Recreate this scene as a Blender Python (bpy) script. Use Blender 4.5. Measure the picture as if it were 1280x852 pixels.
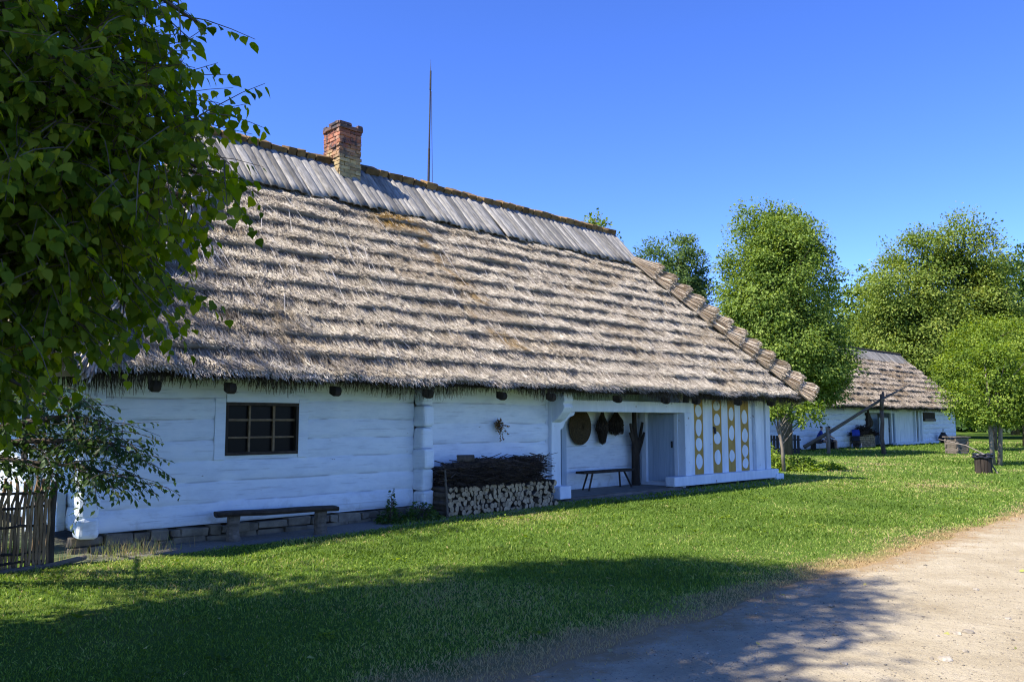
import bpy, bmesh, math, random
import numpy as np
from mathutils import Vector, Matrix, Quaternion

# ------------------------------------------------------------------ camera, sky, sun, exposure
C = bpy.context.scene
COL = C.collection
for o in list(bpy.data.objects):
    bpy.data.objects.remove(o)
R = math.radians
EYE = 1.70
cam = bpy.data.cameras.new('camera'); cam_o = bpy.data.objects.new('camera', cam); COL.objects.link(cam_o)
cam.sensor_width = 36.0; cam.lens = 1033.0 / 1280.0 * 36.0
cam.clip_start = 0.1; cam.clip_end = 3000
cam_o.location = (0, 0, EYE)
cam_o.rotation_euler = (R(90) + math.atan(99 / 1033.0), 0, 0)
C.camera = cam_o

SUN_EL, SUN_AZ = R(50), R(-33)           # azimuth measured from -X towards +Y
SUN = Vector((-math.cos(SUN_AZ) * math.cos(SUN_EL), math.sin(SUN_AZ) * math.cos(SUN_EL), math.sin(SUN_EL)))
w = bpy.data.worlds.new('World'); C.world = w; w.use_nodes = True
nt = w.node_tree
sky = nt.nodes.new('ShaderNodeTexSky'); sky.sky_type = 'NISHITA'; sky.sun_disc = False
sky.sun_elevation = SUN_EL; sky.sun_rotation = math.atan2(SUN.x, SUN.y)
sky.air_density = 1.0; sky.dust_density = 0.0; sky.ozone_density = 4.0; sky.altitude = 4000
hs = nt.nodes.new('ShaderNodeHueSaturation'); hs.inputs['Saturation'].default_value = 1.20; hs.inputs['Value'].default_value = 1.06
hs.inputs['Hue'].default_value = 0.518
nt.links.new(sky.outputs[0], hs.inputs['Color'])
bg = nt.nodes['Background']; nt.links.new(hs.outputs[0], bg.inputs[0]); bg.inputs[1].default_value = 0.13
sl = bpy.data.lights.new('sun', 'SUN'); sl.energy = 3.8; sl.angle = R(0.53); sl.color = (1.0, 0.94, 0.84)
so = bpy.data.objects.new('sun', sl); COL.objects.link(so)
so.rotation_euler = SUN.to_track_quat('Z', 'Y').to_euler()
C.view_settings.view_transform = 'Standard'; C.view_settings.look = 'None'
C.view_settings.gamma = 1.0; C.view_settings.exposure = 1.5
C.render.engine = 'CYCLES'
C.cycles.max_bounces = 8; C.cycles.diffuse_bounces = 4; C.cycles.transmission_bounces = 6
C.cycles.use_denoising = True; C.cycles.denoising_input_passes = 'RGB_ALBEDO_NORMAL'; C.cycles.denoising_prefilter = 'NONE'; C.cycles.filter_width = 1.15

# ------------------------------------------------------------------ house frame and helpers
HA = R(44.539)
HO = np.array([-5.3946, 10.5619, 0.0])
HD = np.array([math.cos(HA), math.sin(HA), 0.0]); HN = np.array([-math.sin(HA), math.cos(HA), 0.0])
def W(u, v, z=0.0):
    return HO + HD * u + HN * v + np.array([0, 0, z])
def uv_of(x, y):
    qx, qy = x - HO[0], y - HO[1]
    return qx * HD[0] + qy * HD[1], qx * HN[0] + qy * HN[1]
def sstep(a, b, x):
    t = np.clip((x - a) / (b - a), 0, 1); return t * t * (3 - 2 * t)
def ground_z(x, y):
    u, v = uv_of(np.asarray(x, float), np.asarray(y, float))
    m = sstep(-5.0, -0.4, v) * sstep(-6, -0.5, u) * (1 - sstep(17.5, 23, u)) * (1 - sstep(8, 14, v))
    return m * (0.045 + 0.055 * sstep(2, 6, u))
def hz(u, v):
    p = W(u, v); return float(ground_z(p[0], p[1]))

rng = np.random.default_rng(7)
rnd = random.Random(5)

def vnoise(x, y, seed=0):
    x = np.asarray(x, float); y = np.asarray(y, float)
    xi = np.floor(x).astype(np.int64); yi = np.floor(y).astype(np.int64)
    fx = x - xi; fy = y - yi
    fx = fx * fx * (3 - 2 * fx); fy = fy * fy * (3 - 2 * fy)
    def h(a, b):
        n = (a * 374761393 + b * 668265263 + seed * 974634777) & 0x7fffffff
        n = ((n ^ (n >> 13)) * 1274126177) & 0x7fffffff
        return ((n ^ (n >> 16)) & 0xffff) / 65535.0
    return (h(xi, yi) * (1 - fx) + h(xi + 1, yi) * fx) * (1 - fy) + (h(xi, yi + 1) * (1 - fx) + h(xi + 1, yi + 1) * fx) * fy

def fbm(x, y, seed=0, o=3):
    r = 0; a = 0.5; s = 0
    for i in range(o):
        r = r + a * vnoise(x * 2 ** i, y * 2 ** i, seed + i); s += a; a *= 0.5
    return r / s

def link(name, me, parent=None):
    o = bpy.data.objects.new(name, me); COL.objects.link(o)
    if parent is not None: o.parent = parent
    return o

def tag(o, label=None, cat=None, group=None, kind=None):
    if label: o['label'] = label
    if cat: o['category'] = cat
    if group: o['group'] = group
    if kind: o['kind'] = kind
    return o

def empty(name, loc, rz=0.0, label=None, cat=None, group=None):
    o = bpy.data.objects.new(name, None); COL.objects.link(o)
    o.empty_display_size = 0.2
    o.location = loc; o.rotation_euler = (0, 0, rz)
    return tag(o, label, cat, group)

def copy_tree(o, parent=None):
    c = o.copy(); COL.objects.link(c)
    if parent is not None: c.parent = parent
    for ch in list(o.children): copy_tree(ch, c)
    return c

def bulk(name, V, F, mats, parent=None, attrs=None, smooth=False, midx=None):
    """V (n,3) array, F (m,k) array of faces with k corners"""
    V = np.ascontiguousarray(V, dtype=np.float32).reshape(-1, 3)
    F = np.ascontiguousarray(F, dtype=np.int32); k = F.shape[1]; m = F.shape[0]
    me = bpy.data.meshes.new(name)
    me.vertices.add(len(V)); me.vertices.foreach_set('co', V.ravel())
    me.loops.add(m * k); me.loops.foreach_set('vertex_index', F.ravel())
    me.polygons.add(m)
    me.polygons.foreach_set('loop_start', np.arange(0, m * k, k, dtype=np.int32))
    me.polygons.foreach_set('loop_total', np.full(m, k, dtype=np.int32))
    if smooth: me.polygons.foreach_set('use_smooth', np.ones(m, dtype=bool))
    if not isinstance(mats, (list, tuple)): mats = [mats]
    for mm in mats: me.materials.append(mm)
    if midx is not None: me.polygons.foreach_set('material_index', np.asarray(midx, dtype=np.int32))
    for an, av in (attrs or {}).items():
        a = me.attributes.new(an, 'FLOAT', 'POINT')
        a.data.foreach_set('value', np.ascontiguousarray(av, dtype=np.float32).ravel())
    me.update(calc_edges=True); me.validate()
    return link(name, me, parent)

class MB:
    """collects boxes, tubes and polygons, then links them as one mesh"""
    def __init__(s): s.v = []; s.f = []; s.m = []; s.r = []
    def add(s, vs, fs, m=0, r=None):
        b = len(s.v); s.v += [tuple(map(float, p)) for p in vs]
        r = rnd.random() if r is None else r
        s.r += [r] * len(vs)
        for f in fs: s.f.append(tuple(b + i for i in f)); s.m.append(m)
    def box(s, c, d, rot=None, m=0, jit=0.0, taper=None, r=None):
        vs = []
        for z in (-1, 1):
            for x, y in ((-1, -1), (1, -1), (1, 1), (-1, 1)):
                k = taper if (taper is not None and z > 0) else 1.0
                p = Vector((x * d[0] / 2 * k, y * d[1] / 2 * k, z * d[2] / 2))
                if jit: p += Vector((rnd.uniform(-jit, jit), rnd.uniform(-jit, jit), rnd.uniform(-jit, jit)))
                if rot is not None: p = rot @ p
                vs.append(Vector(c) + p)
        s.add(vs, [(0, 3, 2, 1), (4, 5, 6, 7), (0, 1, 5, 4), (1, 2, 6, 5), (2, 3, 7, 6), (3, 0, 4, 7)], m, r)
    def bar(s, a, b, wx, wz, m=0, up=(0, 0, 1), jit=0.0, r=None):
        a = Vector(a); b = Vector(b); d = (b - a); L = d.length; d.normalize()
        x = d.cross(Vector(up))
        if x.length < 1e-4: x = d.cross(Vector((1, 0, 0)))
        x.normalize(); z = x.cross(d)
        rot = Matrix((x, d, z)).transposed()
        s.box((a + b) / 2, (wx, L, wz), rot, m, jit, r=r)
    def tube(s, pts, rad, n=8, m=0, caps=True, r=None, mcap=None, wob=0.0):
        pts = [Vector(p) for p in pts]
        if not isinstance(rad, (list, tuple)): rad = [rad] * len(pts)
        b = len(s.v); r = rnd.random() if r is None else r
        prev = None
        for i, p in enumerate(pts):
            d = (pts[min(i + 1, len(pts) - 1)] - pts[max(i - 1, 0)]).normalized()
            if prev is None:
                x = d.orthogonal().normalized()
            else:
                x = (prev - d * prev.dot(d))
                x = x.normalized() if x.length > 1e-5 else d.orthogonal().normalized()
            prev = x; y = d.cross(x)
            for k in range(n):
                a = 2 * math.pi * k / n
                rr = rad[i] * (1 + (rnd.uniform(-wob, wob) if wob else 0))
                s.v.append(tuple(p + (x * math.cos(a) + y * math.sin(a)) * rr)); s.r.append(r)
        for i in range(len(pts) - 1):
            for k in range(n):
                k2 = (k + 1) % n
                s.f.append((b + i * n + k, b + i * n + k2, b + (i + 1) * n + k2, b + (i + 1) * n + k)); s.m.append(m)
        if caps:
            mc = m if mcap is None else mcap
            s.f.append(tuple(b + k for k in range(n))[::-1]); s.m.append(mc)
            e = b + (len(pts) - 1) * n
            s.f.append(tuple(e + k for k in range(n))); s.m.append(mc)
    def disc(s, c, x, y, n=20, m=0):
        c = Vector(c); x = Vector(x); y = Vector(y)
        s.add([c + x * math.cos(2 * math.pi * k / n) + y * math.sin(2 * math.pi * k / n) for k in range(n)], [tuple(range(n))], m)
    def build(s, name, mats, parent=None, smooth=False, bevel=0.0):
        me = bpy.data.meshes.new(name); me.from_pydata(s.v, [], s.f)
        if not isinstance(mats, (list, tuple)): mats = [mats]
        for mm in mats: me.materials.append(mm)
        me.polygons.foreach_set('material_index', np.array(s.m, dtype=np.int32))
        if smooth: me.polygons.foreach_set('use_smooth', np.ones(len(s.f), dtype=bool))
        a = me.attributes.new('rnd', 'FLOAT', 'POINT'); a.data.foreach_set('value', np.array(s.r, dtype=np.float32))
        me.update()
        o = link(name, me, parent)
        if bevel > 0:
            md = o.modifiers.new('bevel', 'BEVEL'); md.width = bevel; md.segments = 2; md.limit_method = 'ANGLE'; md.angle_limit = R(40)
        return o

# ------------------------------------------------------------------ materials
def newmat(name):
    m = bpy.data.materials.new(name); m.use_nodes = True
    n = m.node_tree; b = n.nodes['Principled BSDF']; return m, n, b, n.nodes['Material Output']
def ramp(n, fac, stops):
    r = n.nodes.new('ShaderNodeValToRGB'); e = r.color_ramp.elements
    while len(e) < len(stops): e.new(0.5)
    for el, (p, c) in zip(e, stops): el.position = p; el.color = (*c, 1)
    n.links.new(fac, r.inputs[0]); return r.outputs[0]
def noise(n, scale, stretch=(1, 1, 1), detail=5, rough=0.6, rot=(0, 0, 0)):
    t = n.nodes.new('ShaderNodeTexCoord'); mp = n.nodes.new('ShaderNodeMapping')
    mp.inputs['Scale'].default_value = stretch; mp.inputs['Rotation'].default_value = rot
    n.links.new(t.outputs['Object'], mp.inputs[0])
    x = n.nodes.new('ShaderNodeTexNoise'); x.inputs['Scale'].default_value = scale
    x.inputs['Detail'].default_value = detail; x.inputs['Roughness'].default_value = rough
    n.links.new(mp.outputs[0], x.inputs['Vector']); return x.outputs['Fac']
def mixc(n, fac, a, b, mode='MIX'):
    x = n.nodes.new('ShaderNodeMix'); x.data_type = 'RGBA'; x.blend_type = mode
    for s, val in ((x.inputs[0], fac), (x.inputs[6], a), (x.inputs[7], b)):
        if hasattr(val, 'links') or hasattr(val, 'is_linked'): n.links.new(val, s)
        elif isinstance(val, (int, float)): s.default_value = val
        else: s.default_value = (*val, 1)
    return x.outputs[2]
def math_n(n, op, a, b=None, clamp=False):
    x = n.nodes.new('ShaderNodeMath'); x.operation = op; x.use_clamp = clamp
    for s, val in zip(x.inputs, (a, b)):
        if val is None: continue
        if isinstance(val, (int, float)): s.default_value = val
        else: n.links.new(val, s)
    return x.outputs[0]
def maprange(n, v, a, b, c=0.0, d=1.0):
    x = n.nodes.new('ShaderNodeMapRange'); x.inputs[1].default_value = a; x.inputs[2].default_value = b
    x.inputs[3].default_value = c; x.inputs[4].default_value = d; n.links.new(v, x.inputs[0]); return x.outputs[0]
def attr(n, name):
    a = n.nodes.new('ShaderNodeAttribute'); a.attribute_name = name; return a.outputs['Fac']
def bump(n, b, h, strength=0.4, dist=0.02):
    x = n.nodes.new('ShaderNodeBump'); x.inputs['Strength'].default_value = strength; x.inputs['Distance'].default_value = dist
    n.links.new(h, x.inputs['Height']); n.links.new(x.outputs[0], b.inputs['Normal'])

def simple(name, c1, c2, scale=6, stretch=(1, 1, 1), rough=0.85, bs=0.35, bd=0.01, use_rnd=0.0, spots=None):
    m, n, b, o = newmat(name)
    f = noise(n, scale, stretch)
    col = ramp(n, f, [(0.3, c1), (0.7, c2)])
    if spots:
        sc, thr, c3 = spots
        g = noise(n, sc, (1, 1, 1), 3)
        col = mixc(n, maprange(n, g, thr, thr + 0.06), col, c3)
    if use_rnd:
        k = maprange(n, attr(n, 'rnd'), 0, 1, 1 - use_rnd, 1 + use_rnd * 0.6)
        h = n.nodes.new('ShaderNodeHueSaturation'); n.links.new(k, h.inputs['Value']); n.links.new(col, h.inputs['Color']); col = h.outputs[0]
    n.links.new(col, b.inputs['Base Color']); b.inputs['Roughness'].default_value = rough
    b.inputs['Specular IOR Level'].default_value = 0.25
    bump(n, b, f, bs, bd)
    return m

def wall_mat():
    m, n, b, o = newmat('limewash')
    f = noise(n, 2.2, (1, 1, 3.0), 7, 0.65)
    col = ramp(n, f, [(0.25, (0.53, 0.59, 0.66)), (0.5, (0.65, 0.71, 0.77)), (0.75, (0.73, 0.78, 0.82))])
    # thin weather streaks along the logs and knocked-off chips
    g = noise(n, 3.2, (0.55, 0.55, 11.0), 6, 0.7)
    col = mixc(n, maprange(n, g, 0.57, 0.72, 0, 0.65), col, (0.27, 0.30, 0.33))
    h = noise(n, 9.0, (0.6, 0.6, 2.2), 4, 0.6)
    h2 = noise(n, 1.3, (1, 1, 2), 2, 0.5)
    ch = math_n(n, 'MULTIPLY', maprange(n, h, 0.69, 0.72), maprange(n, h2, 0.48, 0.60), True)
    col = mixc(n, ch, col, (0.10, 0.085, 0.075))
    col = mixc(n, math_n(n, 'MULTIPLY', attr(n, 'seam'), 0.6, True), col, (0.13, 0.12, 0.11))
    # splash-back dirt just above the sill
    t = n.nodes.new('ShaderNodeTexCoord'); sp = n.nodes.new('ShaderNodeSeparateXYZ'); n.links.new(t.outputs['Object'], sp.inputs[0])
    d = math_n(n, 'MULTIPLY', maprange(n, sp.outputs[2], 0.2, 0.75, 1, 0), maprange(n, noise(n, 5, (1, 1, 1), 4), 0.52, 0.72, 0, 0.8), True)
    col = mixc(n, d, col, (0.42, 0.42, 0.42))
    n.links.new(col, b.inputs['Base Color']); b.inputs['Roughness'].default_value = 0.95; b.inputs['Specular IOR Level'].default_value = 0.1
    bump(n, b, noise(n, 14, (0.7, 0.7, 2.5), 6, 0.7), 0.3, 0.012)
    return m

def straw_mat(name, dark, mid, light, moss):
    m, n, b, o = newmat(name)
    col = ramp(n, attr(n, 'rnd'), [(0.0, dark), (0.35, mid), (1.0, light)])
    big = noise(n, 0.8, (1, 1, 1), 4, 0.6)
    col = mixc(n, maprange(n, big, 0.52, 0.75, 0, 0.35), col, (0.21, 0.185, 0.125))
    col = mixc(n, attr(n, 'moss'), col, moss)
    n.links.new(col, b.inputs['Base Color']); b.inputs['Roughness'].default_value = 0.85; b.inputs['Specular IOR Level'].default_value = 0.08
    return m

def leaf_mat(name, dark, mid, light, trans=0.45, rough=0.6, spec=0.18, dry=None):
    m, n, b, o = newmat(name)
    stops = [(0.0, dark), (0.55, mid), (1.0, light)]
    if dry: stops = [(0.0, dark), (0.55, mid), (0.84, light), (1.0, dry)]
    col = ramp(n, attr(n, 'rnd'), stops)
    n.links.new(col, b.inputs['Base Color']); b.inputs['Roughness'].default_value = rough; b.inputs['Specular IOR Level'].default_value = spec
    t = n.nodes.new('ShaderNodeBsdfTranslucent')
    h = n.nodes.new('ShaderNodeHueSaturation'); h.inputs['Hue'].default_value = 0.485; h.inputs['Saturation'].default_value = 1.15; h.inputs['Value'].default_value = 1.5
    n.links.new(col, h.inputs['Color']); n.links.new(h.outputs[0], t.inputs[0])
    x = n.nodes.new('ShaderNodeMixShader'); x.inputs[0].default_value = trans
    n.links.new(b.outputs[0], x.inputs[1]); n.links.new(t.outputs[0], x.inputs[2]); n.links.new(x.outputs[0], o.inputs[0])
    return m

def house_coords(n):
    """u along the long wall, v away from it, read from the world-placed ground sheets"""
    t = n.nodes.new('ShaderNodeTexCoord'); mp = n.nodes.new('ShaderNodeMapping')
    mp.inputs['Rotation'].default_value = (0, 0, -HA)
    mp.inputs['Location'].default_value = (-(HO @ HD), -(HO @ HN), 0)
    n.links.new(t.outputs['Object'], mp.inputs[0])
    s = n.nodes.new('ShaderNodeSeparateXYZ'); n.links.new(mp.outputs[0], s.inputs[0]); return s.outputs[0], s.outputs[1]

def ground_mat():
    m, n, b, o = newmat('lawn_soil')
    f = noise(n, 0.35, (1, 1, 1), 6, 0.6); g = noise(n, 30, (1, 1, 1), 4, 0.7)
    col = ramp(n, g, [(0.3, (0.045, 0.080, 0.012)), (0.7, (0.09, 0.15, 0.022))])
    col = mixc(n, maprange(n, f, 0.55, 0.72, 0, 0.6), col, (0.19, 0.17, 0.06))
    u, v = house_coords(n)
    nn = noise(n, 1.6, (1, 1, 1), 4, 0.6)
    vv = math_n(n, 'ADD', v, math_n(n, 'MULTIPLY', math_n(n, 'SUBTRACT', nn, 0.5), 1.1))
    dry = math_n(n, 'MULTIPLY', maprange(n, vv, -6.6, -7.1), maprange(n, vv, -12.4, -11.6), True)
    col = mixc(n, dry, col, (0.31, 0.21, 0.105))
    # trodden earth along the foot of the wall
    vv2 = math_n(n, 'ADD', v, math_n(n, 'MULTIPLY', math_n(n, 'SUBTRACT', nn, 0.5), 0.5))
    dirt = math_n(n, 'MULTIPLY', maprange(n, vv2, -0.95, -0.75), maprange(n, u, -0.6, 0.4), True)
    dirt = math_n(n, 'MULTIPLY', dirt, maprange(n, u, 17.6, 17.0), True)
    dirt = math_n(n, 'MULTIPLY', dirt, maprange(n, v, 8.0, 7.6), True)
    col = mixc(n, dirt, col, ramp(n, g, [(0.3, (0.16, 0.15, 0.13)), (0.7, (0.27, 0.25, 0.22))]))
    n.links.new(col, b.inputs['Base Color']); b.inputs['Roughness'].default_value = 1; b.inputs['Specular IOR Level'].default_value = 0.05
    bump(n, b, g, 0.6, 0.03)
    return m

def path_mat():
    m, n, b, o = newmat('gravel_path')
    f = noise(n, 1.1, (1, 1, 1), 7, 0.65); g = noise(n, 45, (1, 1, 1), 5, 0.75); k = noise(n, 12, (1, 1, 1), 4, 0.6)
    col = ramp(n, f, [(0.3, (0.32, 0.26, 0.165)), (0.55, (0.42, 0.355, 0.24)), (0.75, (0.50, 0.43, 0.31))])
    col = mixc(n, maprange(n, g, 0.56, 0.66, 0, 0.7), col, (0.17, 0.14, 0.105))
    col = mixc(n, maprange(n, g, 0.36, 0.28, 0, 0.6), col, (0.55, 0.51, 0.44))
    col = mixc(n, maprange(n, k, 0.60, 0.75, 0, 0.45), col, (0.26, 0.20, 0.13))
    verge = math_n(n, 'ADD', attr(n, 'inner'), math_n(n, 'MULTIPLY', math_n(n, 'SUBTRACT', noise(n, 3.5, (1, 1, 1), 5, 0.7), 0.5), 1.6))
    col = mixc(n, maprange(n, verge, 0.0, 0.45, 0.9, 0.0), col, (0.30, 0.205, 0.105))
    n.links.new(col, b.inputs['Base Color']); b.inputs['Roughness'].default_value = 1; b.inputs['Specular IOR Level'].default_value = 0.08
    h = math_n(n, 'ADD', g, math_n(n, 'MULTIPLY', k, 1.5))
    bump(n, b, h, 0.7, 0.03)
    return m

M = {}
M['wall'] = wall_mat()
M['white_wood'] = simple('white_painted_wood', (0.52, 0.58, 0.65), (0.68, 0.73, 0.78), 5, (1, 1, 0.25), 0.9, 0.4, 0.008, spots=(7, 0.68, (0.25, 0.23, 0.21)))
M['blue_door'] = simple('pale_blue_door', (0.30, 0.38, 0.47), (0.40, 0.48, 0.57), 4, (6, 6, 0.4), 0.85, 0.3, 0.006)
M['ochre'] = simple('ochre_paint', (0.30, 0.19, 0.05), (0.40, 0.27, 0.075), 6, (1, 1, 0.4), 0.9, 0.2, 0.004)
M['dark_wood'] = simple('dark_weathered_wood', (0.018, 0.014, 0.011), (0.06, 0.045, 0.034), 9, (1, 1, 0.25), 0.85, 0.5, 0.01, 0.3)
M['old_wood'] = simple('grey_old_wood', (0.07, 0.058, 0.045), (0.19, 0.16, 0.13), 10, (0.35, 2, 2), 0.85, 0.6, 0.012, 0.2)
M['frame_wood'] = simple('window_frame_wood', (0.12, 0.08, 0.045), (0.24, 0.17, 0.10), 12, (1, 1, 1), 0.8, 0.3, 0.005)
M['board'] = simple('silver_roof_board', (0.12, 0.112, 0.098), (0.33, 0.31, 0.275), 6, (5, 0.7, 0.7), 0.9, 0.6, 0.012, 0.5, spots=(22, 0.66, (0.10, 0.095, 0.09)))
M['cap'] = simple('brown_ridge_shingle', (0.09, 0.055, 0.022), (0.26, 0.16, 0.06), 7, (1, 1, 1), 0.85, 0.6, 0.015, 0.4)
M['stone'] = simple('foundation_stone', (0.10, 0.085, 0.065), (0.25, 0.215, 0.16), 5, (1, 1, 1), 0.95, 0.7, 0.02, 0.3)
M['fence_wood'] = simple('brown_fence_sticks', (0.10, 0.06, 0.032), (0.30, 0.20, 0.11), 14, (1, 1, 0.3), 0.85, 0.4, 0.008, 0.4)
M['glass'] = newmat('dark_glass')[0]
_b = M['glass'].node_tree.nodes['Principled BSDF']; _b.inputs['Base Color'].default_value = (0.008, 0.008, 0.009, 1); _b.inputs['Roughness'].default_value = 0.25; _b.inputs['Specular IOR Level'].default_value = 0.06
M['earth'] = simple('clay_floor', (0.17, 0.155, 0.13), (0.28, 0.26, 0.22), 5, (1, 1, 1), 1, 0.5, 0.02)
M['straw'] = straw_mat('roof_straw', (0.075, 0.06, 0.046), (0.335, 0.29, 0.23), (0.67, 0.605, 0.51), (0.20, 0.12, 0.03))
M['straw_shaded'] = simple('shaded_eave_straw', (0.02, 0.016, 0.012), (0.06, 0.048, 0.036), 14, (1, 1, 1), 1, 0.4, 0.02, 0.3)  # roof straw darkened to carry the shade under the eave
M['bundle'] = straw_mat('bundle_straw', (0.25, 0.19, 0.13), (0.53, 0.435, 0.32), (0.76, 0.66, 0.52), (0.3, 0.2, 0.1))
M['bark'] = simple('tree_bark', (0.05, 0.04, 0.03), (0.14, 0.11, 0.085), 8, (1, 1, 0.35), 0.95, 0.8, 0.03)
M['bark_pale'] = simple('pale_bark', (0.12, 0.10, 0.08), (0.26, 0.22, 0.18), 10, (1, 1, 0.35), 0.95, 0.7, 0.02)
M['log_end'] = simple('cut_log_end', (0.20, 0.145, 0.085), (0.42, 0.33, 0.22), 20, (1, 1, 1), 0.9, 0.3, 0.005, 0.35)
M['twig'] = simple('dry_twigs', (0.025, 0.018, 0.014), (0.11, 0.08, 0.06), 20, (1, 1, 1), 0.9, 0.3, 0.005, 0.5)
M['wicker'] = simple('wicker', (0.035, 0.024, 0.010), (0.11, 0.075, 0.03), 30, (1, 1, 1), 0.8, 0.4, 0.01, 0.3)
M['herb'] = simple('dried_herbs', (0.02, 0.015, 0.012), (0.07, 0.055, 0.04), 25, (1, 1, 1), 1, 0.4, 0.01, 0.4)
M['flower'] = simple('dried_flowers', (0.10, 0.05, 0.02), (0.30, 0.16, 0.05), 30, (1, 1, 1), 1, 0.4, 0.01, 0.5)
M['iron'] = simple('dark_iron', (0.02, 0.02, 0.022), (0.05, 0.045, 0.045), 20, (1, 1, 1), 0.6, 0.2, 0.003)
M['ground'] = ground_mat(); M['path'] = path_mat()
M['grass'] = leaf_mat('grass_blades', (0.065, 0.115, 0.015), (0.165, 0.260, 0.038), (0.36, 0.38, 0.11), 0.35, 0.6, 0.2, (0.40, 0.305, 0.145))
M['lime_leaf'] = leaf_mat('lime_leaf', (0.065, 0.115, 0.012), (0.15, 0.22, 0.022), (0.27, 0.31, 0.04), 0.6, 0.6, 0.12)
M['dark_leaf'] = leaf_mat('small_dark_leaf', (0.025, 0.055, 0.010), (0.05, 0.10, 0.018), (0.09, 0.14, 0.025), 0.35, 0.5, 0.3)
M['leaf_mid'] = leaf_mat('mid_green_leaf', (0.06, 0.105, 0.018), (0.16, 0.235, 0.042), (0.28, 0.35, 0.08), 0.4)
M['leaf_blue'] = leaf_mat('blue_green_leaf', (0.045, 0.085, 0.025), (0.11, 0.175, 0.05), (0.19, 0.26, 0.08), 0.4)
M['leaf_olive'] = leaf_mat('olive_leaf', (0.06, 0.10, 0.016), (0.165, 0.23, 0.040), (0.31, 0.355, 0.08), 0.4)
M['leaf_apple'] = leaf_mat('apple_leaf', (0.055, 0.10, 0.016), (0.16, 0.24, 0.03), (0.30, 0.37, 0.06), 0.4)
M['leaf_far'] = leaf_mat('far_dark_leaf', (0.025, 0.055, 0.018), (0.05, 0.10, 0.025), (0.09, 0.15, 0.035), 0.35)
M['skin'] = simple('skin', (0.42, 0.25, 0.17), (0.50, 0.31, 0.22), 10, (1, 1, 1), 0.6, 0.05, 0.002)
M['blue_cloth'] = simple('blue_cloth', (0.02, 0.04, 0.22), (0.04, 0.07, 0.35), 10, (1, 1, 1), 0.9, 0.2, 0.005)
M['grey_cloth'] = simple('grey_cloth', (0.22, 0.22, 0.27), (0.36, 0.36, 0.42), 10, (1, 1, 1), 0.9, 0.2, 0.005)
M['dark_cloth'] = simple('dark_cloth', (0.015, 0.015, 0.025), (0.04, 0.04, 0.06), 10, (1, 1, 1), 0.9, 0.2, 0.005)
M['hair'] = simple('dark_hair', (0.012, 0.009, 0.007), (0.03, 0.022, 0.016), 20, (1, 1, 1), 0.6, 0.2, 0.005)
M['plastic'] = simple('black_bin_liner', (0.012, 0.013, 0.018), (0.03, 0.032, 0.045), 8, (1, 1, 1), 0.35, 0.5, 0.02)
M['pebble'] = simple('pebble', (0.15, 0.125, 0.095), (0.38, 0.335, 0.26), 9, (1, 1, 1), 0.95, 0.4, 0.01, 0.6)

def brick_mat():
    m, n, b, o = newmat('old_brick')
    t = n.nodes.new('ShaderNodeTexCoord'); sp = n.nodes.new('ShaderNodeSeparateXYZ'); n.links.new(t.outputs['Object'], sp.inputs[0])
    f = noise(n, 18, (1, 1, 1), 5, 0.7)
    red = ramp(n, attr(n, 'rnd'), [(0.0, (0.20, 0.07, 0.045)), (0.6, (0.36, 0.13, 0.07)), (1.0, (0.42, 0.24, 0.15))])
    yel = ramp(n, attr(n, 'rnd'), [(0.0, (0.26, 0.18, 0.09)), (1.0, (0.48, 0.37, 0.18))])
    hh = math_n(n, 'ADD', sp.outputs[2], math_n(n, 'MULTIPLY', math_n(n, 'SUBTRACT', noise(n, 5), 0.5), 0.9))
    col = mixc(n, maprange(n, hh, 7.05, 7.5), yel, red)
    soot = math_n(n, 'MULTIPLY', maprange(n, noise(n, 7, (1, 1, 1), 4), 0.50, 0.62, 0, 0.85), maprange(n, sp.outputs[2], 6.9, 7.4, 0.3, 1), True)
    col = mixc(n, soot, col, (0.045, 0.042, 0.045))
    col = mixc(n, maprange(n, sp.outputs[2], 7.70, 7.78, 0, 0.75), col, (0.055, 0.052, 0.055))
    n.links.new(col, b.inputs['Base Color']); b.inputs['Roughness'].default_value = 0.95
    bump(n, b, f, 0.7, 0.01); return m
M['brick'] = brick_mat()

# ------------------------------------------------------------------ ground, path
def spaced(a0, a1, near, step, growth):
    out = [0.0]; s = step
    while out[-1] < a1:
        out.append(out[-1] + (step if out[-1] < near else s)); s = s * growth if out[-1] >= near else s
    neg = [0.0]; s = step
    while neg[-1] > a0:
        neg.append(neg[-1] - (step if -neg[-1] < near else s)); s = s * growth if -neg[-1] >= near else s
    return np.array(sorted(set(neg + out)))
gx = spaced(-900, 900, 28, 0.8, 1.25); gy = spaced(-900, 1500, 40, 0.8, 1.25)
X, Y = np.meshgrid(gx, gy); Z = ground_z(X, Y)
nx, ny = len(gx), len(gy)
ii = np.arange(nx * ny).reshape(ny, nx)
F = np.stack([ii[:-1, :-1], ii[:-1, 1:], ii[1:, 1:], ii[1:, :-1]], -1).reshape(-1, 4)
g = bulk('ground', np.stack([X, Y, Z], -1), F, M['ground'], smooth=True); tag(g, kind='structure')

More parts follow.
